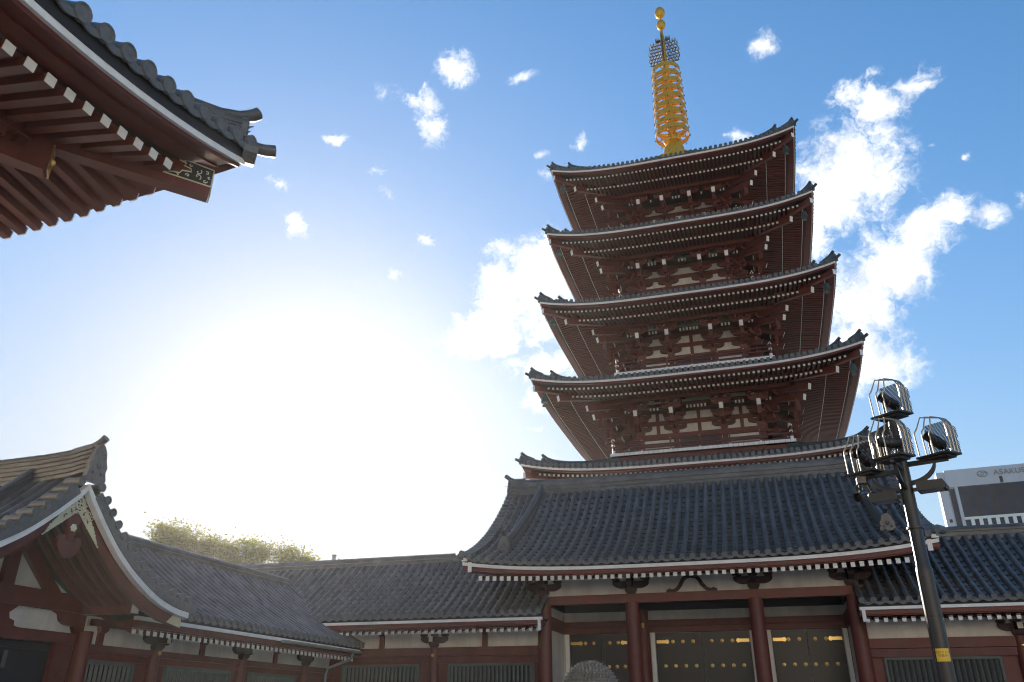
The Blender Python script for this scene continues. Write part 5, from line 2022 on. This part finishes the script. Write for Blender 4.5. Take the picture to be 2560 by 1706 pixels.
# ------------------------------------------------------------------ trees behind the side gallery
def build_trees():
    spots = [(-49.5, 53, 14.6, 3.2, 'tree showing only a leafy tip beside the porch gable'),
             (-44.8, 53, 15.3, 3.4, 'leafy tree beyond the side gallery roof, tallest of the row'),
             (-41.6, 54, 14.4, 2.6, 'leafy tree just right of the tallest one beyond the side gallery'),
             (-38.0, 54, 14.1, 2.6, 'broad leafy tree beyond the corner where the two gallery roofs meet'),
             (-34.9, 55, 13.6, 1.9, 'thin open tree beyond the long gallery ridge'),
             (-33.2, 55, 12.5, 1.1, 'small sparse treetop at the right end of the row, nearest the vent pipe')]
    for n, (x, y, top, rad, lab) in enumerate(spots):
        rad *= 1.35
        rnd = random.Random(40+n)
        G = thing('tree', lab, 'tree', (x, y, 0), 'trees behind the galleries')
        tr = MB()
        tr.tube([(x, y, 0), (x+.1, y, top*.3), (x-.1, y+.1, top*.62), (x, y, top*.93)], .2, 8, 0, rs=[.28, .22, .14, .03])
        blobs = []
        for i in range(int(24+rad*11)):
            a = rnd.random()*6.28
            h = rnd.random()
            rr = rad*(.25+.75*rnd.random())*(1-.55*h)
            z = top*.52+h*(top*.46)
            p = V3(x+cos(a)*rr, y+sin(a)*rr, z-rr*.25)
            s0 = V3(x, y, z-1.2-.5*rr)
            tr.tube([s0, (s0+p)/2+V3(0, 0, .25), p], .05, 5, 0, rs=[.07, .05, .015])
            blobs.append((p, rnd.uniform(.45, .95)))
        blobs.append((V3(x, y, top*.95), .45))
        tr.build('trunk', 'bark', G)
        mb = MB()
        for p, s in blobs:
            for i in range(int(150*s/.6)):
                d = V3(rnd.gauss(0, 1), rnd.gauss(0, 1), rnd.gauss(0, .75))*(s*.70)
                c = p+d
                u = V3(rnd.gauss(0, 1), rnd.gauss(0, 1), rnd.gauss(0, .7)).normalized()
                v = u.cross(V3(rnd.gauss(0, 1), rnd.gauss(0, 1), rnd.gauss(0, 1))).normalized()
                l_ = rnd.uniform(.09, .16)
                mb.add([c-u*l_, c+v*l_*.5, c+u*l_, c-v*l_*.5], [(0, 1, 2, 3)])
        mb.build('crown', 'leaf', G, smooth=0)


build_trees()

# ------------------------------------------------------------------ vent pipe behind the gallery ridge
def build_pipe():
    mb = MB()
    mb.lathe([(.10, 6.9), (.10, 8.12), (.12, 8.13), (.12, 8.2), (0, 8.21)], (-18.65, 33.2, 0), 12)
    mb.tube([(-18.4, 33.2, 6.9), (-18.4, 33.2, 8.05)], .035, 6)
    o = mb.build('vent_pipe', 'zinc', None)
    tag(o, 'short grey vent pipe poking up over the long left gallery ridge', 'vent pipe')


build_pipe()

# ------------------------------------------------------------------ person in a knitted hat
def build_person():
    x, y = -.79, 3.80
    G = thing('person', 'person in a dark grey chunky knitted hat, only its top in view', 'person', (x, y, 0))
    S = 1.0
    # joints: (x, y, z, radius)  facing +y
    J = {'pelvis': (0, 0, .95, .15), 'waist': (0, .01, 1.10, .14), 'chest': (0, .0, 1.30, .165), 'neckb': (0, -.01, 1.47, .075), 'neck': (0, 0, 1.53, .058), 'head': (0, .015, 1.62, .085), 'crown': (0, .01, 1.72, .085),
         'shl': (-.17, -.01, 1.42, .07), 'ell': (-.25, -.02, 1.14, .05), 'wrl': (-.25, .08, .92, .035), 'hal': (-.245, .11, .84, .035),
         'shr': (.17, -.01, 1.42, .07), 'elr': (.25, -.02, 1.14, .05), 'wrr': (.25, .08, .92, .035), 'har': (.245, .11, .84, .035),
         'hil': (-.10, 0, .88, .105), 'knl': (-.11, .02, .48, .07), 'anl': (-.11, -.02, .09, .045), 'tol': (-.12, .13, .04, .04),
         'hir': (.10, 0, .88, .105), 'knr': (.11, .02, .48, .07), 'anr': (.11, -.02, .09, .045), 'tor': (.12, .13, .04, .04)}
    E = [('pelvis', 'waist'), ('waist', 'chest'), ('chest', 'neckb'), ('neckb', 'neck'), ('neck', 'head'), ('head', 'crown')]
    for s in 'lr':
        E += [('chest', 'sh'+s), ('sh'+s, 'el'+s), ('el'+s, 'wr'+s), ('wr'+s, 'ha'+s), ('pelvis', 'hi'+s), ('hi'+s, 'kn'+s), ('kn'+s, 'an'+s), ('an'+s, 'to'+s)]
        sg = -1 if s == 'l' else 1
        for i, (dx, L) in enumerate(((.028, .075), (.010, .085), (-.010, .08), (-.028, .065))):
            J['f%s%d' % (s, i)] = (J['ha'+s][0]+sg*dx*.3, J['ha'+s][1]+dx+.02, .78, .010)
            J['g%s%d' % (s, i)] = (J['ha'+s][0]-sg*.012, J['ha'+s][1]+dx+.015, .78-L*.6, .009)
            E += [('ha'+s, 'f%s%d' % (s, i)), ('f%s%d' % (s, i), 'g%s%d' % (s, i))]
        J['t'+s] = (J['ha'+s][0]-sg*.03, J['ha'+s][1]+.045, .80, .011)
        E += [('ha'+s, 't'+s)]
    names = list(J)
    me = bpy.data.meshes.new('body')
    me.from_pydata([J[n][:3] for n in names], [(names.index(a), names.index(b)) for a, b in E], [])
    ob = bpy.data.objects.new('body', me)
    COL.objects.link(ob)
    md = ob.modifiers.new('skin', 'SKIN')
    for i, n in enumerate(names):
        me.skin_vertices[0].data[i].radius = (J[n][3], J[n][3])
        me.skin_vertices[0].data[i].use_root = (n == 'pelvis')
    ob.modifiers.new('sub', 'SUBSURF').levels = 2
    ob.modifiers['sub'].render_levels = 2
    bpy.context.view_layer.update()
    m2 = bpy.data.meshes.new_from_object(ob.evaluated_get(bpy.context.evaluated_depsgraph_get()))
    bpy.data.objects.remove(ob)
    m2.materials.clear()
    for q in ('cloth', 'skin'):
        m2.materials.append(M[q])
    for p in m2.polygons:
        c = p.center
        p.material_index = 1 if (c.z > 1.49 or (c.z < .92 and abs(c.x) > .19)) else 0
        p.use_smooth = True
    body = bpy.data.objects.new('body', m2)
    COL.objects.link(body)
    body.parent = G
    mb = MB()   # face: nose, ears, brow
    mb.lathe([(0, -.02), (.016, -.015), (.018, 0), (.008, .03), (0, .035)], (x, y+.115, 1.60), 8)
    for sx in (-1, 1):
        mb.lathe([(0, -.03), (.02, -.015), (.024, .01), (.012, .03), (0, .032)], (x+sx*.088, y+.01, 1.60), 8)
    mb.build('face', 'skin', G)
    # knitted hat: rows of raised stitches
    mb = MB()
    cz = 1.655
    Rx, Rz = .138, .158
    mb.lathe([(Rx*.985*cos(t), Rz*.985*sin(t)) if t > 0 else (Rx*.985, 0) for t in linspace(0, pi/2, 14)], (x, y, cz), 40)
    mb.lathe([(Rx*.97, -.02), (Rx*.985, 0)], (x, y, cz), 40)
    rows = 15
    for j in range(rows):
        t = (j+.2)/rows*pi/2
        rr, zz = Rx*cos(t), Rz*sin(t)
        n_ = max(6, int(2*pi*rr/.0150))
        for i in range(n_):
            a = 2*pi*(i+.5*(j % 2)*.3)/n_
            o = V3(cos(a)*cos(t), sin(a)*cos(t), sin(t)*Rx/Rz).normalized()
            p = V3(x+cos(a)*rr, y+sin(a)*rr, cz+zz)
            tg = V3(-sin(a), cos(a), 0)
            up_ = o.cross(tg)
            k = random.uniform(.9, 1.15)
            w_, h_, d_ = .0062*k, .0056*k, .0095*k
            mb.add([p-tg*w_-up_*h_, p+tg*w_-up_*h_, p+tg*w_+up_*h_, p-tg*w_+up_*h_, p+o*d_-tg*w_*.4, p+o*d_+tg*w_*.4], [(0, 1, 5, 4), (1, 2, 5), (2, 3, 4, 5), (3, 0, 4)])
    mb.lathe([(Rx*.99, -.06), (Rx*1.05, -.055), (Rx*1.06, -.005), (Rx*1.0, .0)], (x, y, cz), 40)
    mb.build('knitted_hat', 'wool', G)


build_person()


# ------------------------------------------------------------------ unseen hall added behind the camera; its sunlit face bounces fill light
def build_bounce_hall():
    G = thing('bounce_hall', 'unseen pale hall with red columns, added to bounce sunlight onto the shaded fronts', 'light-bouncing hall', (0, -24, 0))
    mb = MB()
    mb.box(-42, 46, -44, -24, 0, 22)
    mb.build('hall_wall', 'plaster', G)
    mb = MB()
    mb.box(-43, 47, -45, -23.4, 0, 1.2)
    mb.build('stone_base', 'stone', G)
    mb = MB()
    for z in (8.4, 15.5, 21.2):
        mb.box(-42.1, 46.1, -44.1, -23.85, z, z+.55)
    mb.build('tie_beam', 'red', G)
    mb = MB()
    mb.lathe([(.42, 1.2), (.42, 21.2)], (0, 0, 0), 20)
    c0 = None
    for i in range(12):
        p = (-40+i*7.6, .15, 0)
        if c0 is None:
            c0 = mb.build('column', 'red', G, loc=p, off=Vector((0, 0, 0)))
        else:
            clone(c0, G, p)
    mb = MB()
    mb.prism([(-45, -47, 22), (-45, -22, 22), (-45, -31, 30), (-45, -38, 30)], (94, 0, 0))
    mb.build('roof', 'tile_far', G)


build_bounce_hall()

# ------------------------------------------------------------------ thin haze volume added to imitate veiling lens glare near the low sun
def build_haze():
    mb = MB()
    mb.box(-64, 125, -48, 335, -1, 80)
    m = bpy.data.materials.new('air')
    m.use_nodes = True
    N, L = m.node_tree.nodes, m.node_tree.links
    N.remove(N["Principled BSDF"])
    v = N.new('ShaderNodeVolumePrincipled')
    v.inputs['Color'].default_value = (1, .97, .93, 1)
    v.inputs['Density'].default_value = HAZE
    v.inputs['Anisotropy'].default_value = 0.78
    L.new(v.outputs[0], N["Material Output"].inputs['Volume'])
    o = mb.build('haze', m, None, smooth=0)
    o['kind'] = 'stuff'


if HAZE:
    build_haze()
